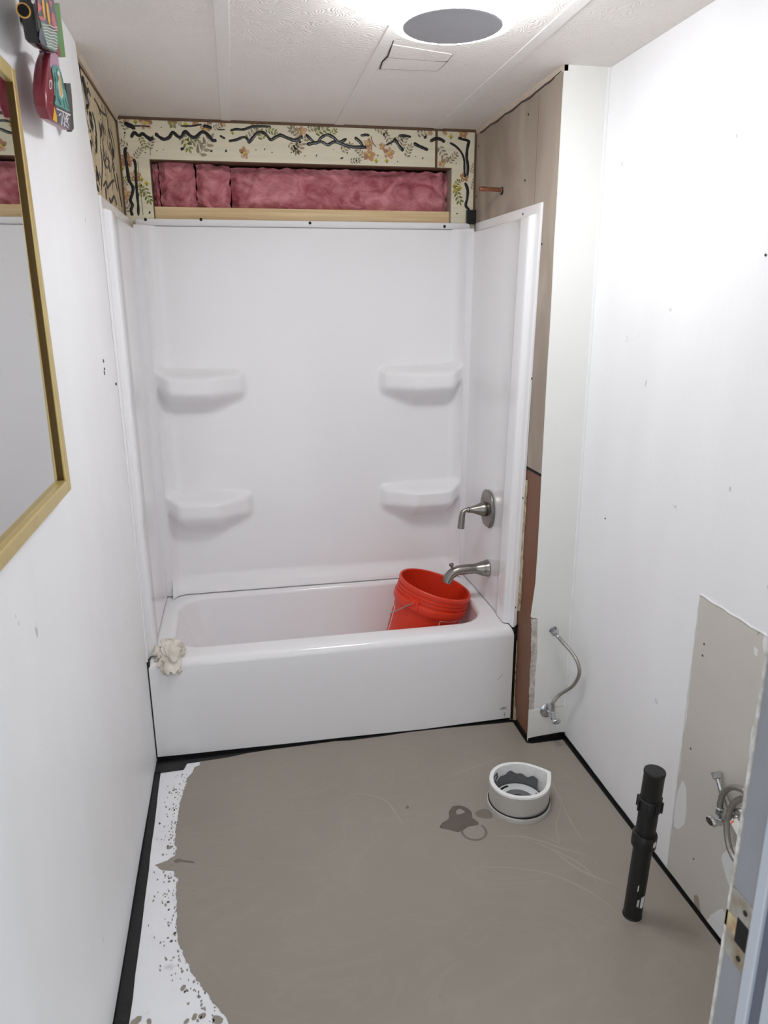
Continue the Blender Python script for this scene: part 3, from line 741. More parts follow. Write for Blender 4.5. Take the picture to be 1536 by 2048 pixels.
tb = thing('bathtub', 'white alcove bathtub with flat apron and rounded basin', 'bathtub', ((TX0 + TX1) / 2, .33, 0))
loops = [rrect(TX0, TX1, TY0, TY1, .004, 0.004)]
loops += [rrect(TX0, TX1, TY0, TY1, .004, z) for z in (.1, .2, .3, TH - .030)]
R_ = .030
for k in range(1, 8):
    a = math.pi / 2 * k / 7; ins = R_ * (1 - math.cos(a)); z = TH - R_ + R_ * math.sin(a)
    loops.append(rrect(TX0 + ins * .25, TX1 - ins * .25, TY0 + ins, TY1 - ins * .2, .004 + ins * .4, z))
OPX0, OPX1, OPY0, OPY1 = .066, 1.300, .088, .612
loops.append(rrect(TX0 + .03, TX1 - .03, TY0 + .055, TY1 - .03, .05, TH + .001))
for k in range(0, 7):
    a = math.pi / 2 * k / 6; ins = .020 * math.sin(a); z = TH - .020 * (1 - math.cos(a))
    loops.append(rrect(OPX0 + ins, OPX1 - ins, OPY0 + ins, OPY1 - ins, .125, z))
for t in (.08, .2, .35, .5, .65, .8):
    loops.append(rrect(OPX0 + .02 + .13 * t ** 1.4, OPX1 - .02 - .06 * t ** 1.4, OPY0 + .02 + .045 * t ** 1.4, OPY1 - .02 - .045 * t ** 1.4, .125, TH - .02 - .29 * t))
for a in (.2, .4, .6, .8, 1):
    t = .8; i = .06 * a; x0 = OPX0 + .02 + .13 * t ** 1.4; x1 = OPX1 - .02 - .06 * t ** 1.4; y0 = OPY0 + .02 + .045 * t ** 1.4; y1 = OPY1 - .02 - .045 * t ** 1.4
    loops.append(rrect(x0 + i, x1 - i, y0 + i, y1 - i, .125 - .03 * a, TH - .02 - .232 - .075 * math.sin(a * math.pi / 2)))
tub = MB().loft(loops, 0, True, False, True).build('tub_body', 'tub', tb, angle=50)
FZT = TH - .02 - .248 - .075
# stamped approval mark, lower right of the apron
text_mesh('approval_mark', 'UPC', .015, (1.318, -.0004, .052), (1, 0, 0), (0, 0, 1), 'greyink', tb)
text_mesh('approval_code', '1 M 1', .009, (1.340, -.0004, .018), (0, 0, 1), (-1, 0, 0), 'greyink', tb)
# fine scratch on the apron
MB().tube([W(995, 1360, 1, -.0003), W(1005, 1348, 1, -.0003)], .0006, 5).build('scratch_mark', 'greyink', tb)

# ================================================================== tub surround
ZS0, ZS1 = TH + .004, 1.888
bp_ = thing('surround_back_panel', 'glossy white back panel with four moulded corner shelves', 'shower panel', (.687, .66, ZS0), 'tub surround panels')
BX0, BX1 = .055, 1.320


def back_y(x, z):
    y = .652
    for s_, ed in ((1, BX0), (-1, BX1)):
        u = (x - ed) * s_
        if u < .062: t = 1 - u / .062; y -= .050 * (1 - math.sqrt(max(0, 1 - t * t))) if t < 1 else .050
    if z < .475: t = min(1, (.475 - z) / .076); y -= .036 * t * t * (3 - 2 * t)
    best = 0
    for s_, ed, ln in ((1, BX0, .352), (-1, BX1, .356)):
        u = (x - ed) * s_ / ln
        if 0 <= u < 1:
            k = 1 if u < .60 else 1 - .80 * (u - .60) / .40
            k *= 1 - sm((u - .95) / .05)
            q = (.050 + .048 * sm(u / .17)) * k if u < .6 else .098 * k
            for zt in (1.340, .831):
                ztop = zt + .040 * math.exp(-((x - ed) * s_ / .030))
                t = ztop - z; depth = (.100 + .078 * min(1, q / .098)) * (.85 + .15 * sm(u / .2))
                if 0 < t < depth:
                    up = sm(t / .024) ** .7; lo = 1 if t < .075 else .5 + .5 * math.cos(math.pi * (t - .075) / max(.004, depth - .075))
                    best = max(best, q * up * lo)
    return min(y, .652 - best)


nx = 230; zs = []
z = ZS0
while z < ZS1:
    zs.append(z); z += .0045 if (.66 < z < .86 or 1.17 < z < 1.37 or z < .48) else .012
zs.append(ZS1)
xsn = []
for j in range(nx + 1):
    xsn.append(BX0 + (BX1 - BX0) * j / nx)
YG = [[back_y(x, z) for x in xsn] for z in zs]
for it in range(4):
    G = []
    for i in range(len(zs)):
        a = YG[max(i - 1, 0)]; b_ = YG[i]; c = YG[min(i + 1, len(zs) - 1)]
        G.append([(a[j] + 2 * b_[j] + c[j]) / 4 for j in range(nx + 1)])
    YG = [[r_[0]] + [(r_[j - 1] + 2 * r_[j] + r_[j + 1]) / 4 for j in range(1, nx)] + [r_[-1]] for r_ in G]
rows = []
for zi, z in enumerate(zs):
    row = [Vector((BX0 - .0272, .606, z)), Vector((BX0 - .004, .604, z))] + [Vector((x, YG[zi][xj], z)) for xj, x in enumerate(xsn)] + [Vector((BX1 + .004, .604, z)), Vector((1.3422 + .011 * (z - ZS0) / 1.514, .606, z))]
    rows.append(row)
mb = MB().loft(rows, 0, False)
mb.build('panel', 'acrylic', bp_, angle=60)
# top flange with rounded ends
fp = []
for x, z in ((.030, 1.880), (.030, 1.905), (.034, 1.911), (.042, 1.914), (1.338, 1.914), (1.348, 1.910), (1.353, 1.900), (1.353, 1.880)): fp.append((x, .660, z))
MB().prism(fp, (0, .016, 0)).build('top_flange', 'acrylic', bp_, smooth=False, bevel=.002)
MB().box(.05, 1.325, .650, .661, 1.8865, 1.8885).build('flange_shade_line', 'shadow_line', bp_, smooth=False)  # grey strip paints the shadow line of the step below the flange
for px, py in [(291, 439), (402, 439), (620, 446), (889, 453)]:
    p = W(px, py, 1, .660)
    MB().lathe([(.0058, 0), (.0058, .001), (.003, .0022)], (p.x, .6602, p.z), (0, -1, 0), 14, 0, True, True).build('screw', 'screw', bp_)
for body, px, py in (('SHSB', 640, 452), ('BACK', 697, 453), ('97C', 814, 456)):
    p = W(px, py, 1, .660); text_mesh('moulded_lettering', body, .019, (p.x, .6600, p.z), (1, 0, 0), (0, 0, 1), 'acrylic', bp_, .0012)


def side_panel(name, label, sg, xo0, xo1, yf0, yf1, lean_body):
    """sg=-1: right hand panel (faces -x), +1: left panel. xo: wall side x at bottom/top, yf: front edge y at bottom/top"""
    o = thing(name, label, 'shower panel', (xo0, .3, ZS0), 'tub surround panels')
    def lx(z): t = (z - ZS0) / (1.912 - ZS0); return xo0 + (xo1 - xo0) * t
    def ly(z): t = (z - ZS0) / (1.912 - ZS0); return yf0 + (yf1 - yf0) * t
    def P(z):
        x = lx(z); y = ly(z); a = []
        prof = [(.030, .640), (.021, .60), (.019, .5), (.018, .36), (.018, .24), (.019, .145), (.024, .132), (.026, .120), (.026, .072)]
        for k in range(7):
            th = math.pi / 2 * k / 6; prof.append((.026 - .012 * (1 - math.cos(th)), .072 - .030 - .012 * math.sin(th) + .012))
        prof += [(.0105, .0415), (.0085, .0395), (.0068, .036), (.0062, .030), (.0062, .006), (.0055, .001), (.003, -.002), (0, -.002), (-abs(XR - x) * .8 if sg < 0 else -.0004, -.002)]
        for d, yy in prof:
            yo = yy + y if yy < .2 else yy
            a.append(Vector((x + sg * d, yo, z)))
        return a
    def Pflat(z):
        x = lx(z); a = P(z); return [Vector((x + sg * min((p.x - x) * sg, .0062), p.y, p.z)) for p in a]
    zz = [ZS0, ZS0 + .002] + [ZS0 + .1 * k for k in range(1, 15)] + [1.868, 1.874]
    L = [P(z) for z in zz]
    def blend(z, t): A = P(z); B = Pflat(z); return [a.lerp(b_, t) for a, b_ in zip(A, B)]
    L += [blend(1.877, .12), blend(1.880, .5), blend(1.8815, 1.0), Pflat(1.900), Pflat(1.908)]
    top = Pflat(1.912); L.append(top); L.append([Vector((lx(1.912), p.y, 1.9135)) for p in top])
    MB().loft(L, 0, False).build('panel', 'acrylic', o, angle=45)
    return o, lx, ly


pr_, lxr, lyr = side_panel('surround_side_panel', 'glossy white side panel under the valve and spout', -1, 1.3645, 1.3755, .014, -.040, 0)
pl_, lxl, lyl = side_panel('surround_side_panel', 'glossy white side panel on the left, tight beside the white wall', 1, .0055, .006, .004, .006, 0)
for px, py in [(1042, 428), (1080, 488), (1062, 757), (1046, 996), (1033, 1215)]:
    p = W(px, py, 0, 1.362)
    MB().lathe([(.004, 0), (.004, .001), (.002, .002)], (lxr(p.z) - .0060, p.y, p.z), (-1, 0, 0), 10, 0, True, True).build('screw', 'screw', pr_)
for px, py in [(231, 768)]:
    p = W(px, py, 0, .012)
    MB().lathe([(.004, 0), (.004, .001), (.002, .002)], (.0118, p.y, p.z), (1, 0, 0), 10, 0, True, True).build('screw', 'screw', pl_)

# ================================================================== valve trim
VX, VY, VZ = 1.3445, .297, .795
vt = thing('shower_valve', 'brushed nickel shower valve with lever handle on the side panel', 'valve', (VX, VY, VZ - .075))
def hexplate(s, x):
    P = []
    for y, z in ((.0, .076), (.032, .073), (.052, .056), (.068, .028), (.074, .0), (.068, -.028), (.052, -.056), (.032, -.073), (0, -.076), (-.032, -.073), (-.052, -.056), (-.068, -.028), (-.074, 0), (-.068, .028), (-.052, .056), (-.032, .073)):
        P.append(Vector((x, VY + y * s, VZ + z * s)))
    return P


MB().loft([hexplate(1, VX), hexplate(1, VX - .007), hexplate(.97, VX - .010), hexplate(.6, VX - .0125)], 0, True, True, True).build('escutcheon', 'nickel', vt, angle=30)
MB().lathe([(.028, 0), (.031, .006), (.030, .014), (.026, .024), (.021, .036), (.016, .050), (.0125, .064), (.0115, .074)], (VX - .011, VY, VZ), (-1, 0, 0), 32, 0, True, True).build('handle_hub', 'nickel', vt)
hp = smooth_path([(VX - .083, VY, VZ), (VX - .096, VY, VZ - .001), (VX - .106, VY, VZ - .009), (VX - .110, VY, VZ - .024), (VX - .112, VY, VZ - .050), (VX - .114, VY, VZ - .076)], 6)
MB().tube(hp, [.0115 - .0025 * math.sin(math.pi * min(1, i / 12)) + (.003 * max(0, (i - 14) / 16)) for i in range(len(hp))], 16).build('lever', 'nickel', vt)
MB().lathe([(.0119, 0), (.0119, .002)], (VX - .083, VY, VZ), (-1, 0, 0), 24, 0, True, True).build('hub_ring', 'screw', vt)
# ================================================================== tub spout
SX, SY, SZ = 1.3435, .283, .543
sp_ = thing('tub_spout', 'brushed nickel tub spout hanging over the orange bucket', 'spout', (SX, SY, SZ - .035))
path = smooth_path([(SX, SY, SZ), (SX - .012, SY, SZ), (SX - .03, SY, SZ + .001), (SX - .06, SY, SZ + .002), (SX - .09, SY, SZ + .002), (SX - .128, SY, SZ - .001), (SX - .158, SY, SZ - .018), (SX - .172, SY, SZ - .048)], 6)
rr = []
for i in range(len(path)):
    d = SX - path[i].x
    rr.append(.038 - .004 * min(1, d / .012) - .012 * sm((d - .008) / .05) - .001 * sm((d - .08) / .06))
L = []
for i, p in enumerate(path):
    t = (path[min(i + 1, len(path) - 1)] - path[max(i - 1, 0)]).normalized(); a = Vector((0, 1, 0)); b_ = t.cross(a).normalized()
    L.append([p + a * math.cos(th) * rr[i] + b_ * math.sin(th) * rr[i] * .95 for th in [2 * math.pi * k / 28 for k in range(28)]])
MB().loft(L, 0, True, True, True).build('spout_body', 'nickel', sp_)
MB().lathe([(.004, -.012), (.004, .006), (.008, .010), (.010, .015), (.009, .020), (.004, .022)], (SX - .150, SY, SZ + .012), (-.25, 0, 1), 20, 0, True, True).build('diverter_knob', 'nickel', sp_)

# ================================================================== bucket
ax = Vector((math.sin(math.radians(17)), -.03, math.cos(math.radians(17)))).normalized()
RC = Vector((1.138, .335, .470)); H_ = .374; BC = RC - ax * H_
bk = thing('bucket', 'orange plastic bucket with wire handle tilted inside the tub', 'bucket', tuple(BC))
def rad(h): return .131 + .017 * h / H_


prof_o = [(0, 0), (.125, 0), (.131, .004), (rad(.280), .280), (.1555, .282), (.1570, .286), (.1572, .310), (.1560, .314), (.1490, .316), (.1490, .325), (.1540, .326), (.1540, .331), (.1490, .333), (.1490, .341), (.1540, .342), (.1540, .347), (.1490, .349), (.1490, .357), (.1545, .358), (.1560, .363), (.1555, .372), (.1530, .375), (.1490, .375), (.1460, .372)]
prof_i = [(.1455, .355), (.1290, .008), (0, .006)]
MB().lathe(prof_o + prof_i, BC, ax, 72).build('shell', 'orange', bk, angle=28)
u0 = Vector((-.70, -.71, 0)); u0 = (u0 - ax * u0.dot(ax)).normalized(); v0 = ax.cross(u0)
for sg in (1, -1):
    c = BC + ax * .314 + u0 * sg * .156
    e = MB(); t_ = v0
    pts = [c + t_ * x + ax * z for x, z in ((-.028, -.026), (.028, -.026), (.020, .014), (-.020, .014))]
    e.prism([p - u0 * sg * .006 for p in pts], u0 * sg * .010)
    e.lathe([(.009, 0), (.009, .007), (.005, .008)], c + u0 * sg * .003, u0 * sg, 16, 0, True, True)
    e.build('handle_ear', 'orange', bk, bevel=.001)
dn = (Vector((-1, .1, -.40))); dn = (dn - u0 * dn.dot(u0)).normalized()
cc = BC + ax * .314; hp = []
for k in range(33):
    a = math.pi * k / 32; s_ = math.sin(a)
    hp.append(cc + u0 * math.cos(a) * .168 + dn * (.186 * s_ ** .75))
MB().tube([cc + u0 * .156] + hp + [cc - u0 * .156], .0023, 8).build('wire_handle', 'steel', bk)
def bs(th, h, ex=.0006):
    d = u0 * math.cos(th) + v0 * math.sin(th); return BC + ax * h + d * (rad(h) + ex)


# white printed outline of the label
for (t0, h0, t1, h1) in ((.86, .272, 1.9, .272), (.86, .272, .86, .10), (1.9, .272, 1.9, .10), (.86, .10, 1.9, .10)):
    MB().tube([bs(t0 + (t1 - t0) * k / 20, h0 + (h1 - h0) * k / 20) for k in range(21)], .0016, 6).build('label_outline', 'labelwhite', bk)
for (t0, h0, t1, h1) in ((-.75, .24, -.75, .06), (-.75, .24, -2.1, .24)):
    MB().tube([bs(t0 + (t1 - t0) * k / 20, h0 + (h1 - h0) * k / 20) for k in range(21)], .0016, 6).build('label_outline', 'labelwhite', bk)

# ================================================================== rag on the tub rim
mb = MB(); bm = bmesh.new(); bmesh.ops.create_icosphere(bm, subdivisions=6, radius=1)
C0 = Vector((.083, .036, TH + .016)); vs = []
for v in bm.verts:
    d = v.co.normalized(); p = Vector((d.x * .044, d.y * .056, d.z * .034))
    q = p * 22 + Vector((3, 1, 7)); wq = q + Vector((noise.noise(q * .8), noise.noise(q * .8 + Vector((9, 0, 0))), noise.noise(q * .8 + Vector((0, 9, 0))))) * 1.2
    rdg = 1 - abs(noise.noise(wq * 1.1)) * 2; r2 = 1 - abs(noise.noise(wq * 2.3)) * 2
    k = 1 + .52 * (rdg - .45) + .24 * (r2 - .45)
    lob = 1 + .25 * noise.noise(d * 1.7 + Vector((4, 2, 1)))
    p = p * k * lob; p += C0
    # drape over the rolled rim: front part slumps down
    if p.y < .02: p.z -= (.02 - p.y) * 1.05; p.y = .02 + (p.y - .02) * .72
    base_z = TH + .0015 if p.y > .03 else TH - (.030 - math.sqrt(max(0, .03 ** 2 - (.03 - max(0, p.y)) ** 2))) + .0015
    if p.y > -.001 and p.z < base_z: p.z = base_z
    if p.y <= -.0 and p.z < TH - .01: p.y = min(p.y, -.001)
    vs.append(p)
bm.verts.index_update()
mb.add(vs, [tuple(v.index for v in f.verts) for f in bm.faces]); bm.free()
tag(mb.build('rag', 'rag', angle=180), 'crumpled dirty cream rag lying over the tub rim', 'rag')

# ================================================================== copper stub
CP = W(1004, 380, 0, XR)
cpo = thing('copper_pipe', 'capped copper pipe stub sticking out of the plywood', 'pipe', tuple(CP))
MB().lathe([(.0075, 0), (.0075, .080)], (CP.x, CP.y, CP.z), (-1, -.05, .02), 20, 0, True, True).build('pipe', 'copper', cpo)
MB().lathe([(.0088, .062), (.0088, .084), (.0075, .088), (0.001, .0885)], (CP.x, CP.y, CP.z), (-1, -.05, .02), 20, 0, True, True).build('end_cap', 'copper', cpo)
MB().lathe([(.015, 0), (.015, .0012)], (CP.x - .0002, CP.y, CP.z - .003), (-1, 0, 0), 16, 0, True, True).build('wall_hole', 'dark', cpo)
MB().lathe([(.0105, 0), (.0105, .004), (.008, .005)], (CP.x, CP.y, CP.z), (-1, 0, 0), 16, 0, True, True).build('collar', 'steel', cpo)

# ================================================================== ceiling lamp
LC = Vector((.9, -.608)); lz = CZ(LC.y)
lamp = thing('ceiling_lamp', 'round glowing white ceiling lamp with a grey central disc', 'lamp', (LC.x, LC.y, lz - .075))
MB().lathe([(.130, .001), (.140, -.003), (.140, -.012), (.130, -.014)], (LC.x, LC.y, lz), (0, 0, 1), 64, 0, True, True).build('base', 'lampbase', lamp)
prof = [(.128, -.012), (.143, -.012), (.148, -.018), (.149, -.030), (.149, -.052), (.146, -.062), (.139, -.069), (.130, -.072), (.118, -.073), (.114, -.0725)]
MB().lathe(prof[:8], (LC.x, LC.y, lz), (0, 0, 1), 56).build('diffuser_rim', 'lamprim', lamp)
MB().lathe(prof[7:], (LC.x, LC.y, lz), (0, 0, 1), 56).build('diffuser_ring', 'lampring', lamp)
MB().lathe([(.1145, -.066), (.1145, -.0745), (.112, -.0762), (.001, -.0768)], (LC.x, LC.y, lz), (0, 0, 1), 64, 0, True, True).build('centre_disc', 'lampdisc', lamp)

# ================================================================== mirror
mi = thing('wall_mirror', 'rectangular wall mirror in a thin brass frame', 'mirror', (.006, -1.2, 1.243))
MY0, MY1, MZ0, MZ1 = -1.50, -.907, 1.246, 2.000
def mxf(z): return .033 - .006 * (z - MZ0) / (MZ1 - MZ0)


fw = .026
def frame_bar(y0, y1, z0, z1, inner):
    mb = MB()
    vs = []
    for z in (z0, z1):
        f = mxf(z)
        vs += [(.0052, y0, z), (f, y0, z), (f, y1, z), (.0052, y1, z)]
    mb.add(vs, [(0, 1, 2, 3), (7, 6, 5, 4), (0, 4, 5, 1), (1, 5, 6, 2), (2, 6, 7, 3), (3, 7, 4, 0)])
    return mb


frame_bar(MY1 - .026, MY1, MZ0, MZ1, 0).build('frame_bar', 'brass', mi, smooth=False, bevel=.003)
frame_bar(MY0, MY0 + .020, MZ0, MZ1, 0).build('frame_bar', 'brass', mi, smooth=False, bevel=.003)
frame_bar(MY0 + .020, MY1 - .026, MZ0, MZ0 + fw, 0).build('frame_bar', 'brass', mi, smooth=False, bevel=.003)
frame_bar(MY0 + .020, MY1 - .026, MZ1 - fw, MZ1, 0).build('frame_bar', 'brass', mi, smooth=False, bevel=.003)
MB().box(.012, .0265, MY1 - .0285, MY1 - .0255, MZ0 + .018, MZ1 - .018).build('inner_lip', 'bronze', mi, smooth=False)
mb = MB().box(.0052, .0205, MY0 + .01, MY1 - .01, MZ0 + .01, MZ1 - .01)
mb.build('glass', 'mirror', mi, smooth=False)

# ================================================================== painted fish
def fpx(x, y): return 20 + x / 7.314, y / 7.314


def fish_poly(pts, xp): return [W(*fpx(*p), 0, xp) for p in pts]


def slab(mb, pts, x0, x1, mi=0, inset=.92):
    A = fish_poly(pts, x1); c = sum(A, Vector()) / len(A)
    # silhouettes are laid out at the face; the back follows the same y,z outline
    loops = []
    for xx, k in ((x0, .82), (x0 + (x1 - x0) * .25, .97), (x0 + (x1 - x0) * .6, 1.0), (x1 - .003, .995), (x1, .96)):
        loops.append([Vector((xx, c.y + (p.y - c.y) * k, c.z + (p.z - c.z) * k)) for p in A])
    mb.loft(loops, mi, True, True, True)


def paint(mb, pts, xf, mi):
    A = fish_poly(pts, xf); mb.prism(A, (.0006, 0, 0), mi)


fs = thing('carved_fish', 'maroon headed carved wooden fish hanging lowest beside the mirror', 'wall ornament', (.03, -.72, 1.95), 'painted wooden fish on the left wall')
XF = .062
body = [(585, 770), (560, 860), (540, 1000), (525, 1180), (520, 1350), (545, 1560), (600, 1745), (690, 1810), (860, 1905), (900, 1900), (885, 1650), (830, 1400), (770, 1150), (715, 920), (680, 790)]
head = [(545, 960), (525, 1180), (520, 1350), (545, 1560), (600, 1745), (632, 1745), (645, 1540), (640, 1300), (615, 1080), (585, 985)]
mb = MB(); slab(mb, body, .036, XF); mb.build('body', 'f_maroon', fs, angle=40)
mb = MB(); ks = ['f_lav', 'f_teal', 'f_slate', 'f_yellow', 'f_eye', 'f_gold', 'f_black', 'f_maroon']
paint(mb, [(590, 785), (575, 960), (600, 990), (625, 945), (680, 950), (725, 1010), (712, 930), (680, 800)], XF, 0)
paint(mb, [(625, 950), (605, 1020), (632, 1150), (650, 1400), (650, 1525), (760, 1580), (870, 1640), (825, 1400), (770, 1170), (735, 1030), (690, 955)], XF + .0003, 1)
paint(mb, [(655, 1545), (700, 1780), (690, 1800), (850, 1890), (885, 1880), (870, 1655), (760, 1600)], XF + .0003, 2)
paint(mb, [(645, 1560), (625, 1745), (690, 1795), (680, 1690)], XF + .0006, 3)
def ring(cx, cy, rx, ry, n=14): return [(cx + rx * math.cos(2 * math.pi * k / n), cy + ry * math.sin(2 * math.pi * k / n)) for k in range(n)]
paint(mb, ring(590, 1235, 20, 72), XF + .0006, 4); paint(mb, ring(592, 1240, 12, 50), XF + .0013, 7)
paint(mb, [(690, 1060), (705, 1030), (725, 1090), (720, 1180), (760, 1300), (775, 1400), (750, 1445), (725, 1380), (705, 1230), (712, 1140)], XF + .0009, 4)
paint(mb, [(708, 1095), (730, 1110), (750, 1260), (768, 1380), (748, 1425), (730, 1330), (720, 1210)], XF + .0015, 5)
for pts in ([(770, 1640), (800, 1760), (790, 1850)], [(800, 1640), (870, 1690)], [(810, 1640), (830, 1760), (860, 1840)], [(840, 1690), (800, 1760)], [(740, 1660), (765, 1700), (755, 1830)], [(850, 1730), (820, 1790)], [(780, 1800), (850, 1870)], [(680, 1590), (880, 1680)], [(715, 1690), (735, 1670)]):
    mb.tube([W(*fpx(*p), 0, XF + .0012) for p in pts], .0011, 5, 4)
for pts in ([(680, 1000), (690, 1200)], [(660, 1120), (668, 1330), (660, 1480)], [(690, 1300), (700, 1450), (735, 1530)], [(720, 1440), (740, 1540)], [(780, 1460), (800, 1590)], [(800, 1440), (850, 1590)], [(650, 1060), (655, 1200)], [(740, 1060), (790, 1300)], [(645, 1530), (760, 1590), (880, 1650)], [(605, 1010), (635, 1160), (652, 1400), (648, 1530)]):
    mb.tube([W(*fpx(*p), 0, XF + .0008) for p in pts], .0009, 5, 6)
mb.build('painted_pattern', ks, fs, smooth=False)
p = W(*fpx(490, 1500), 0, .050)
MB().lathe([(.013, 0), (.011, .002), (.009, .0005)], p + Vector((0, .004, 0)), (.25, -1, -.1), 16, 0, True, True).build('mouth', 'f_black', fs)
MB().prism(fish_poly([(815, 1215), (885, 1218), (905, 1400), (935, 1880), (900, 1930), (860, 1800), (850, 1500)], .034), (-.010, 0, 0)).build('fin', 'f_dgrey', fs, smooth=False)
MB().prism(fish_poly([(520, 740), (600, 730), (680, 790), (720, 900), (690, 880), (560, 900)], .052), (-.012, 0, 0)).build('tail', 'f_lav', fs, smooth=False)
MB().box(.005, .040, -.60, -.58, 2.02, 2.04).build('hanger_peg', 'f_black', fs, smooth=False)

fu = thing('carved_fish', 'black headed carved wooden fish with green fin hanging nearest the ceiling', 'wall ornament', (.04, -.8, 2.05), 'painted wooden fish on the left wall')
XU = .072
body = [(330, -160), (350, 0), (385, 200), (420, 450), (450, 640), (540, 715), (690, 780), (712, 600), (712, 460), (680, 250), (640, 0), (600, -160)]
mb = MB(); slab(mb, body, .044, XU); mb.build('body', 'f_black', fu, angle=40)
mb = MB(); ks = ['f_pink', 'f_dteal', 'f_slate', 'f_yellow', 'f_eye', 'f_green', 'f_maroon', 'f_gold']
paint(mb, [(395, -60), (415, 240), (445, 310), (600, 400), (700, 490), (700, 420), (635, 0), (620, -60)], XU, 2)
paint(mb, [(440, 310), (480, 480), (530, 640), (545, 700), (680, 765), (700, 610), (700, 505), (575, 400), (500, 330)], XU + .0003, 1)
paint(mb, [(430, 420), (420, 560), (450, 630), (530, 690), (500, 560), (460, 400)], XU + .0003, 2)
for tri in ([(400, 0), (405, 200), (470, 120)], [(410, 235), (440, 290), (505, 310), (480, 240)], [(560, 0), (610, 30), (590, 130)], [(600, 180), (640, 200), (690, 420), (600, 300)], [(610, 340), (695, 490), (690, 430), (625, 320)]):
    paint(mb, tri, XU + .0006, 0)
paint(mb, [(460, 0), (490, 0), (515, 260), (500, 290), (475, 150)], XU + .0009, 3)
paint(mb, [(520, 20), (550, 60), (585, 300), (575, 385), (545, 260)], XU + .0009, 3)
for k in range(8):
    x0 = 470 + k * 10; y0 = 350 + k * 45
    mb.tube([W(*fpx(x0 + t * (690 - x0) / 4, y0 + 55 * t / 4 + 10 * math.sin(t * 2.5 + k)), 0, XU + .0009) for t in range(5)], .0008, 5, 4)
mb.tube([W(*fpx(*p), 0, XU + .001) for p in ring(335, 0, 14, 45) + [(349, 0)]], .0012, 5, 4)
mb.build('painted_pattern', ks, fu, smooth=False)
p = W(*fpx(180, 140), 0, .060)
MB().lathe([(.010, 0), (.0115, .003), (.0095, .004), (.008, .002)], p + Vector((0, .006, 0)), (.3, -1, -.1), 18, 0, True, False).build('mouth_ring', 'f_gold', fu)
MB().lathe([(.009, 0), (.009, .003)], p + Vector((0, .0045, 0)), (.3, -1, -.1), 16, 0, True, True).build('mouth', 'dark', fu)
MB().prism(fish_poly([(640, 85), (690, 60), (725, 50), (745, 250), (815, 835), (735, 840), (700, 700), (690, 400)], .034), (-.012, 0, 0)).build('fin', 'f_green', fu, smooth=False)
MB().prism(fish_poly([(700, 620), (745, 760), (735, 838), (690, 810)], .036), (-.003, 0, 0)).build('fin_stripe', 'f_maroon', fu, smooth=False)
MB().box(.005, .040, -.72, -.70, 2.13, 2.15).build('hanger_peg', 'f_black', fu, smooth=False)

# ================================================================== toilet flange + foam sleeve
FC = Vector((1.208, -.487, 0))
tf = thing('foam_collar', 'silver backed white foam collar standing around the drain', 'pipe collar', (FC.x, FC.y, 0))
def tear(r, z, tip=1.0, n=64):
    P = []; a_t = math.radians(8)
    for k in range(n):
        a = 2 * math.pi * k / n - math.pi; d = abs(a)
        ex = .21 * tip * math.exp(-(d / .28) ** 1.2)
        rr = r * (1 + ex); P.append(FC + Vector((math.cos(a + a_t) * rr, math.sin(a + a_t) * rr, z)))
    return P


def wav(P, amp): return [p + Vector((0, 0, amp * math.sin(3 * math.atan2(p.y - FC.y, p.x - FC.x) + .6) + amp * .5 * noise.noise(p * 30))) for p in P]


ZT = .094
MB().loft([tear(.0965, .020), tear(.0975, .05), wav(tear(.0985, ZT - .006), .0012)], 0).build('foil_wrap', 'foil', tf)
MB().loft([wav(tear(.0985, ZT - .006), .0012), wav(tear(.0975, ZT), .0012), wav(tear(.0855, ZT + .0005), .0012), tear(.0845, ZT - .006), tear(.083, .012)], 0).build('foam_core', 'foam', tf)
li = MB(); a_ = []; b2 = []; c_ = []
for k in range(49):
    a = math.radians(20 + 200 * k / 48); h = .060 + .006 * math.sin(a * 5) + .004 * math.sin(a * 13)
    d = Vector((math.cos(a), math.sin(a), 0)); a_.append(FC + d * .0828 + Vector((0, 0, .012))); b2.append(FC + d * .0828 + Vector((0, 0, h))); c_.append(FC + d * .0815 + Vector((0, 0, h))); 
li.loft([a_, b2, c_], 0, False).build('grey_liner', 'liner', tf)
MB().loft([tear(.1005, .004, .3), [p + Vector((0, 0, .007 * max(0, math.cos(math.atan2(p.y - FC.y, p.x - FC.x) + .7)))) for p in tear(.1005, .020, .6)], tear(.094, .022, .3)], 0).build('black_gap_band', 'black', tf)  # black band painted in for the dark gap under the foil
MB().lathe([(.104, 0.001), (.1045, .012), (.1030, .018), (.099, .019)], FC, (0, 0, 1), 64).build('outer_ring', 'foil', tf)
p = FC + Vector((-.060, .056, .072))
MB().prism([FC + Vector((math.cos(math.radians(a)) * .0838, math.sin(math.radians(a)) * .0838, h)) for a, h in ((126, .062), (140, .060), (156, .064), (160, .078), (146, .086), (130, .084))], (.001, -.001, 0)).build('stamped_logo', 'f_slate', tf, smooth=False)
MB().prism([FC + Vector((math.cos(math.radians(a)) * .0825, math.sin(math.radians(a)) * .0825, h)) for a, h in ((134, .066), (148, .065), (152, .076), (138, .080))], (.001, -.001, 0)).build('stamped_logo', 'foam', tf, smooth=False)
dr = thing('toilet_flange', 'white plastic toilet flange inside the foam collar', 'pipe flange', (FC.x, FC.y, 0))
MB().lathe([(.052, -.02), (.052, .018), (.056, .022), (.078, .022), (.080, .018), (.080, .003)], FC, (0, 0, 1), 64).build('flange_plate', 'white', dr)
MB().lathe([(.036, .010), (.052, .016), (.053, .018)], FC, (0, 0, 1), 48).build('inner_step', 'liner', dr)
MB().lathe([(.001, .004), (.038, .0045), (.038, .010)], FC, (0, 0, 1), 32, 0, True).build('drain_opening', 'dark', dr)
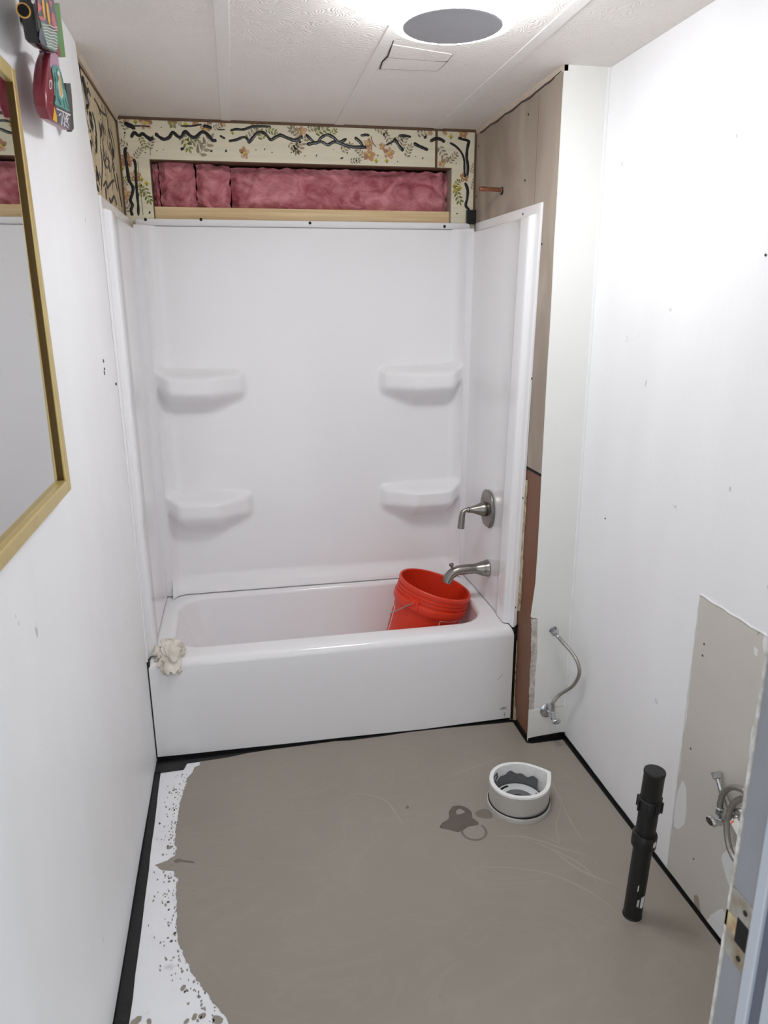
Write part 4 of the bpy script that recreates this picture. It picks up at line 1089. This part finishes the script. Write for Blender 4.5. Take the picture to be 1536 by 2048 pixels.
MB().lathe([(.001, .016), (.014, .015), (.018, .006)], FC + Vector((-.004, .006, 0)), (0, 0, 1), 18, 0, True).build('red_plug', 'red', dr)
for a0 in (100, 215, 330):
    P1 = []; P2 = []
    for k in range(9):
        a = math.radians(a0 + 5 * k); P1.append(FC + Vector((math.cos(a) * .072, math.sin(a) * .072, .0222))); P2.append(FC + Vector((math.cos(a) * .064, math.sin(a) * .064, .0222)))
    MB().prism(P1 + P2[::-1], (0, 0, .0005)).build('slot', 'dark', dr, smooth=False)

# ================================================================== black drain pipe
PB = Vector((1.343, -.985, 0)); PT = Vector((1.364, -.985, .452)); pax = (PT - PB).normalized(); PL = (PT - PB).length
dp = thing('drain_pipe', 'black plastic drain stub pipe standing on the floor', 'pipe', tuple(PB))
k_ = .0245
MB().lathe([(k_ + .0015, 0), (k_ + .0015, .004), (k_, .006), (k_, .245)], PB, pax, 40, 0, True, True).build('lower_pipe', 'abs', dp)
MB().lathe([(k_ + .001, .225), (.0315, .228), (.0318, .233), (.0318, .262), (.0300, .266), (.0255, .267)], PB, pax, 40, 0, True, True).build('coupling', 'abs', dp)
MB().lathe([(.0252, .250), (.0252, .350)], PB, pax, 40, 0, True, True).build('middle_pipe', 'abs', dp)
mb = MB().lathe([(.0252, .338), (.0300, .340), (.0300, .366), (.0285, .370), (.0262, .371)], PB, pax, 40, 0, True, True)
for k in range(8):
    a = 2 * math.pi * k / 8; d = Vector((math.cos(a), math.sin(a), 0)); c = PB + pax * .352 + d * .0305; t_ = Vector((-math.sin(a), math.cos(a), 0))
    mb.prism([c + t_ * .003 - pax * .014, c - t_ * .003 - pax * .014, c - t_ * .003 + pax * .016, c + t_ * .003 + pax * .016], d * .003)
mb.build('ribbed_nut', 'abs', dp)
MB().lathe([(.0262, .360), (.0262, PL - .010), (.0275, PL - .008), (.0275, PL - .003), (.0262, PL), (.001, PL + .0005)], PB, pax, 40, 0, True, True).build('capped_top', 'abs', dp)
def psurf(th, h, r): return PB + pax * h + Vector((math.cos(th), math.sin(th), 0)) * r


def ppatch(th0, th1, h0, h1, r, m, name):
    A = [[psurf(th0 + (th1 - th0) * i / 6, h0 + (h1 - h0) * j / 3 + (.003 * math.sin(i * 1.9 + j)), r) for i in range(7)] for j in range(4)]
    MB().loft(A, 0, False).build(name, m, dp)


ppatch(-1.35, -.95, .240, .256, .0322, 'patchwhite', 'label_patch')
ppatch(-1.5, -.95, .044, .080, .0250, 'patchwhite', 'paint_spot')
ppatch(-2.05, -1.95, .10, .118, .0250, 'patchwhite', 'paint_spot')
ppatch(-1.9, -1.65, .050, .072, .0249, 'offwhite', 'paint_spot')

# ================================================================== supply valve + hose on the jog wall
sv = thing('supply_valve', 'chrome shut off valve with braided hose on the narrow return wall', 'valve', (1.447, YJ, .09))
vc = Vector((1.447, YJ, .125))
MB().lathe([(.030, 0), (.030, .002), (.024, .007), (.010, .010)], vc, (0, -1, 0), 36, 0, True, True).build('escutcheon', 'chrome', sv)
MB().lathe([(.007, 0), (.007, .03), (.011, .031), (.011, .052), (.008, .053), (.008, .066)], vc, (0.03, -1, -.05), 20, 0, True, True).build('valve_body', 'chrome', sv)
hc = vc + Vector((.004, -.066, -.004))
L = []
for h, s_ in ((0, .7), (.003, 1), (.010, 1), (.014, .8)):
    L.append([hc + Vector((math.cos(a) * .017 * s_, -h, math.sin(a) * .011 * s_)) for a in [2 * math.pi * k / 24 for k in range(24)]])
MB().loft(L, 0, True, True, True).build('handle', 'chrome', sv)
vb = vc + Vector((.001, -.042, -.002))
MB().lathe([(.008, .008), (.0105, .012), (.0105, .022), (.008, .024)], vb, (0, 0, 1), 6, 0, True, True).build('compression_nut', 'chrome', sv)
hs = smooth_path([vb + Vector((0, 0, .02)), vb + Vector((.001, 0, .045)), W(1106, 1405, 1, -.200), W(1120, 1389, 1, -.203), W(1143, 1374, 1, -.240), W(1155, 1358, 1, -.282), W(1159, 1342, 1, -.296), W(1154, 1322, 1, -.282), W(1142, 1303, 1, -.245), W(1126, 1285, 1, -.212), W(1115, 1272, 1, -.196)], 6)
MB().tube(hs, .0065, 14).build('braided_hose', 'hose', sv)
d_ = (hs[-1] - hs[-6]).normalized()
MB().lathe([(.0075, -.004), (.0075, .012), (.006, .013)], hs[-1], d_, 20, 0, True, True).build('ferrule', 'chrome', sv)
nd = Vector((-.55, -.1, .85)).normalized(); nb = hs[-1] + d_ * .010
mb = MB().lathe([(.009, 0), (.0150, .003), (.0158, .008), (.0158, .022), (.0135, .024)], nb, nd, 12, 0, True)
mb.lathe([(.0135, .024), (.0120, .021), (.0120, .006), (.002, .0055)], nb, nd, 24, 0)
mb.build('end_nut', 'chrome', sv, angle=20)

# ================================================================== supply valve + hoses on the right wall
def w15(px, py, x=1.49): return W(px, py, 0, x)


rv = thing('supply_valve', 'chrome shut off valve with coiled braided hoses on the right wall', 'valve', (XW, -1.07, .30))
a0 = W(1440, 1640, 0, 1.488)
MB().lathe([(.006, 0), (.006, XW - a0.x)], a0, (1, 0, 0), 16, 0, True, True).build('stub_pipe', 'chrome', rv)
MB().lathe([(.022, 0), (.022, .002), (.012, .008)], (XW, a0.y, a0.z), (-1, 0, 0), 28, 0, True, True).build('escutcheon', 'chrome', rv)
MB().lathe([(.009, -.016), (.010, -.012), (.010, .010), (.008, .012)], a0, (-.5, -.6, 0), 18, 0, True, True).build('valve_body', 'chrome', rv)
hc = W(1428, 1641, 0, 1.470); L = []
for h, s_ in ((0, .7), (.003, 1), (.009, 1), (.013, .75)):
    L.append([hc + Vector((-h, math.cos(a) * .019 * s_ - .2 * math.sin(a) * .011 * s_, math.sin(a) * .012 * s_)) for a in [2 * math.pi * k / 24 for k in range(24)]])
MB().loft(L, 0, True, True, True).build('handle', 'chrome', rv)
n1_ = W(1440, 1622, 0, 1.488)
MB().lathe([(.0085, -.010), (.0105, -.007), (.0105, .008), (.008, .010)], n1_, (0, 0, 1), 6, 0, True, True).build('compression_nut', 'chrome', rv)
def hose(pix, name='braided_hose', x=None):
    P = smooth_path([W(px, py, 0, xx) for px, py, xx in pix], 6); MB().tube(P, .0075, 14).build(name, 'hose', rv); return P


hose([(1440, 1618, 1.488), (1441, 1605, 1.487), (1446, 1588, 1.484), (1458, 1576, 1.480), (1474, 1575, 1.476), (1490, 1583, 1.474), (1504, 1600, 1.474), (1516, 1625, 1.476), (1520, 1650, 1.48)])
hose([(1520, 1598, 1.492), (1500, 1596, 1.490), (1482, 1598, 1.488), (1467, 1608, 1.486), (1458, 1625, 1.486), (1454, 1645, 1.486), (1454, 1668, 1.486), (1458, 1692, 1.486), (1466, 1712, 1.486), (1480, 1732, 1.486), (1500, 1745, 1.486)])
P = hose([(1475, 1650, 1.505), (1466, 1630, 1.506), (1456, 1606, 1.506), (1448, 1588, 1.506), (1443, 1582, 1.506)])
fe = W(1442, 1580, 0, 1.505); fn = W(1436, 1560, 0, 1.505); fd = (fn - fe).normalized()
MB().lathe([(.0062, -.006), (.0062, .010), (.0055, .024), (.006, .030)], fe, fd, 16, 0, True, True).build('ferrule', 'chrome', rv)
MB().lathe([(.009, .026), (.0125, .029), (.0125, .043), (.010, .044)], fe, fd, 6, 0, True, True).build('end_nut', 'chrome', rv)
for px, py in ((1472, 1634), (1480, 1622)):
    c = W(px, py, 0, 1.500); MB().lathe([(.008, -.012), (.010, -.008), (.010, .008), (.007, .012)], c, (.2, -.5, .6), 10, 0, True, True).build('fitting', 'chrome', rv)
MB().tube(smooth_path([W(1448, 1636, 0, 1.476), W(1454, 1640, 0, 1.474), W(1462, 1641, 0, 1.476), W(1466, 1637, 0, 1.482)], 5), .0014, 6).build('wire_tie', 'steel', rv)
tg = [W(1459, 1643, 0, 1.474), W(1473, 1636, 0, 1.478), W(1492, 1668, 0, 1.480), W(1492, 1696, 0, 1.476), W(1476, 1674, 0, 1.470)]
tgo = MB().prism(tg, (.0012, 0, 0)).build('price_tag', 'tag', rv, smooth=False)
def tp(u, v):
    return (tg[0].lerp(tg[1], u)).lerp(tg[4].lerp(tg[2], u), v) + Vector((-.0004, 0, 0))


MB().add([tp(.06, .06), tp(.56, .03), tp(.42, .98), tp(.10, .94)], [(0, 1, 2, 3)]).build('orange_print', 'tagorange', tgo, smooth=False)
for k in range(6):
    v = .30 + k * .09; MB().add([tp(.56, v), tp(.92, v - .02), tp(.92, v + .025), tp(.56, v + .04)], [(0, 1, 2, 3)]).build('barcode_bar', 'ink', tgo, smooth=False)

# ================================================================== black sealing tape along the floor edges
def tape(name, label, polys, parent=None):
    mb = MB()
    for poly, d in polys: mb.prism(poly, d)
    o = mb.build(name, 'black', smooth=False); tag(o, label, 'tape', 'black sealing tape along the floor edges'); return o


def strip_floor(pts, z=.0024): return [Vector((x, y, z)) for x, y in pts]


yl = [-.072 - k * .06 for k in range(31)]
lf = [(XL, -.072)] + [(XL, y) for y in yl] ; rt = [(.026 + .016 * min(1, (-y - .07) / 1.0) + random.uniform(-.001, .001), y) for y in yl]
tape('sealing_tape', 'black tape along the foot of the left wall', [(strip_floor(lf + rt[::-1], .0), (0, 0, .0012)),
     ([Vector((XL, y, .0)) for y in yl] + [Vector((XL, y, .010 + .003 * math.sin(y * 9))) for y in yl[::-1]], (.0012, 0, 0))])
tp1 = [W(365, 1524, 2, 0), W(365, 1540, 2, 0), W(318, 1545, 2, 0)]
ft = [(XL, -.001), (.16, -.001), (.40, -.001), (.62, -.001), (.86, -.001), (1.37, -.001), (1.368, -.018), (1.30, -.016), (1.1, -.006), (.95, -.0045), (.86, -.010), (.72, -.014), (.66, -.007), (.55, -.010), (.42, -.012), (.33, -.018), (.26, -.030), (.20, -.034), (.115, -.036), (.105, -.072), (XL, -.076)]
tape('sealing_tape', 'black tape along the foot of the bathtub apron', [(strip_floor(ft, .0), (0, 0, .0036)), ([Vector((x, -.0004, z)) for x, z in ((TX0, 0), (1.36, 0), (1.36, .012), (1.2, .009), (1.0, .005), (.9, .007), (.7, .010), (.5, .011), (.3, .014), (.1, .016), (TX0, .018))], (0, -.001, 0))])
tape('sealing_tape', 'black tape around the corner at the foot of the narrow return wall', [
    (strip_floor([(1.366, -.004), (XR + .001, -.004), (XR + .001, YJ), (XW, YJ), (XW, YJ - .018), (1.385, YJ - .020), (1.366, YJ - .012)], .0), (0, 0, .0036)),
    ([Vector((XR, 0, 0)), Vector((XR, 0, .022)), Vector((XR, YJ, .020)), Vector((XR, YJ, 0))], (-.0014, 0, 0)),
    ([Vector((XR - .001, YJ - .0012, 0)), Vector((XR - .001, YJ - .0012, .014)), Vector((XR + .03, YJ - .0012, .018)), Vector((XW - .02, YJ - .0012, .024)), Vector((XW, YJ - .0012, .022)), Vector((XW, YJ - .0012, 0))], (0, -.0012, 0))])
yr = [YJ - .002 - k * .05 for k in range(33)]
tape('sealing_tape', 'black tape along the foot of the right wall', [
    ([Vector((XW - .001, y, 0)) for y in yr] + [Vector((XW - .001, y, .017 - .006 * min(1, -y) + random.uniform(-.001, .001))) for y in yr[::-1]], (-.0012, 0, 0)),
    (strip_floor([(XW, y) for y in yr] + [(XW - .016 + .007 * min(1, -y), y) for y in yr[::-1]], .0), (0, 0, .0034))])
tape('sealing_tape', 'black tape down the gap between left wall and bathtub', [([Vector((XL - .004, .004, .02)), Vector((TX0 + .004, .004, .02)), Vector((TX0 + .006, .004, .408)), Vector((XL - .004, .004, .412))], (0, .004, 0))])
tape('sealing_tape', 'black strip down the gap beside the right end of the apron', [([Vector((TX1 - .002, .003, .0)), Vector((XR + .001, .003, .0)), Vector((XR + .001, .003, .415)), Vector((TX1 - .002, .003, .40))], (0, .003, 0))])
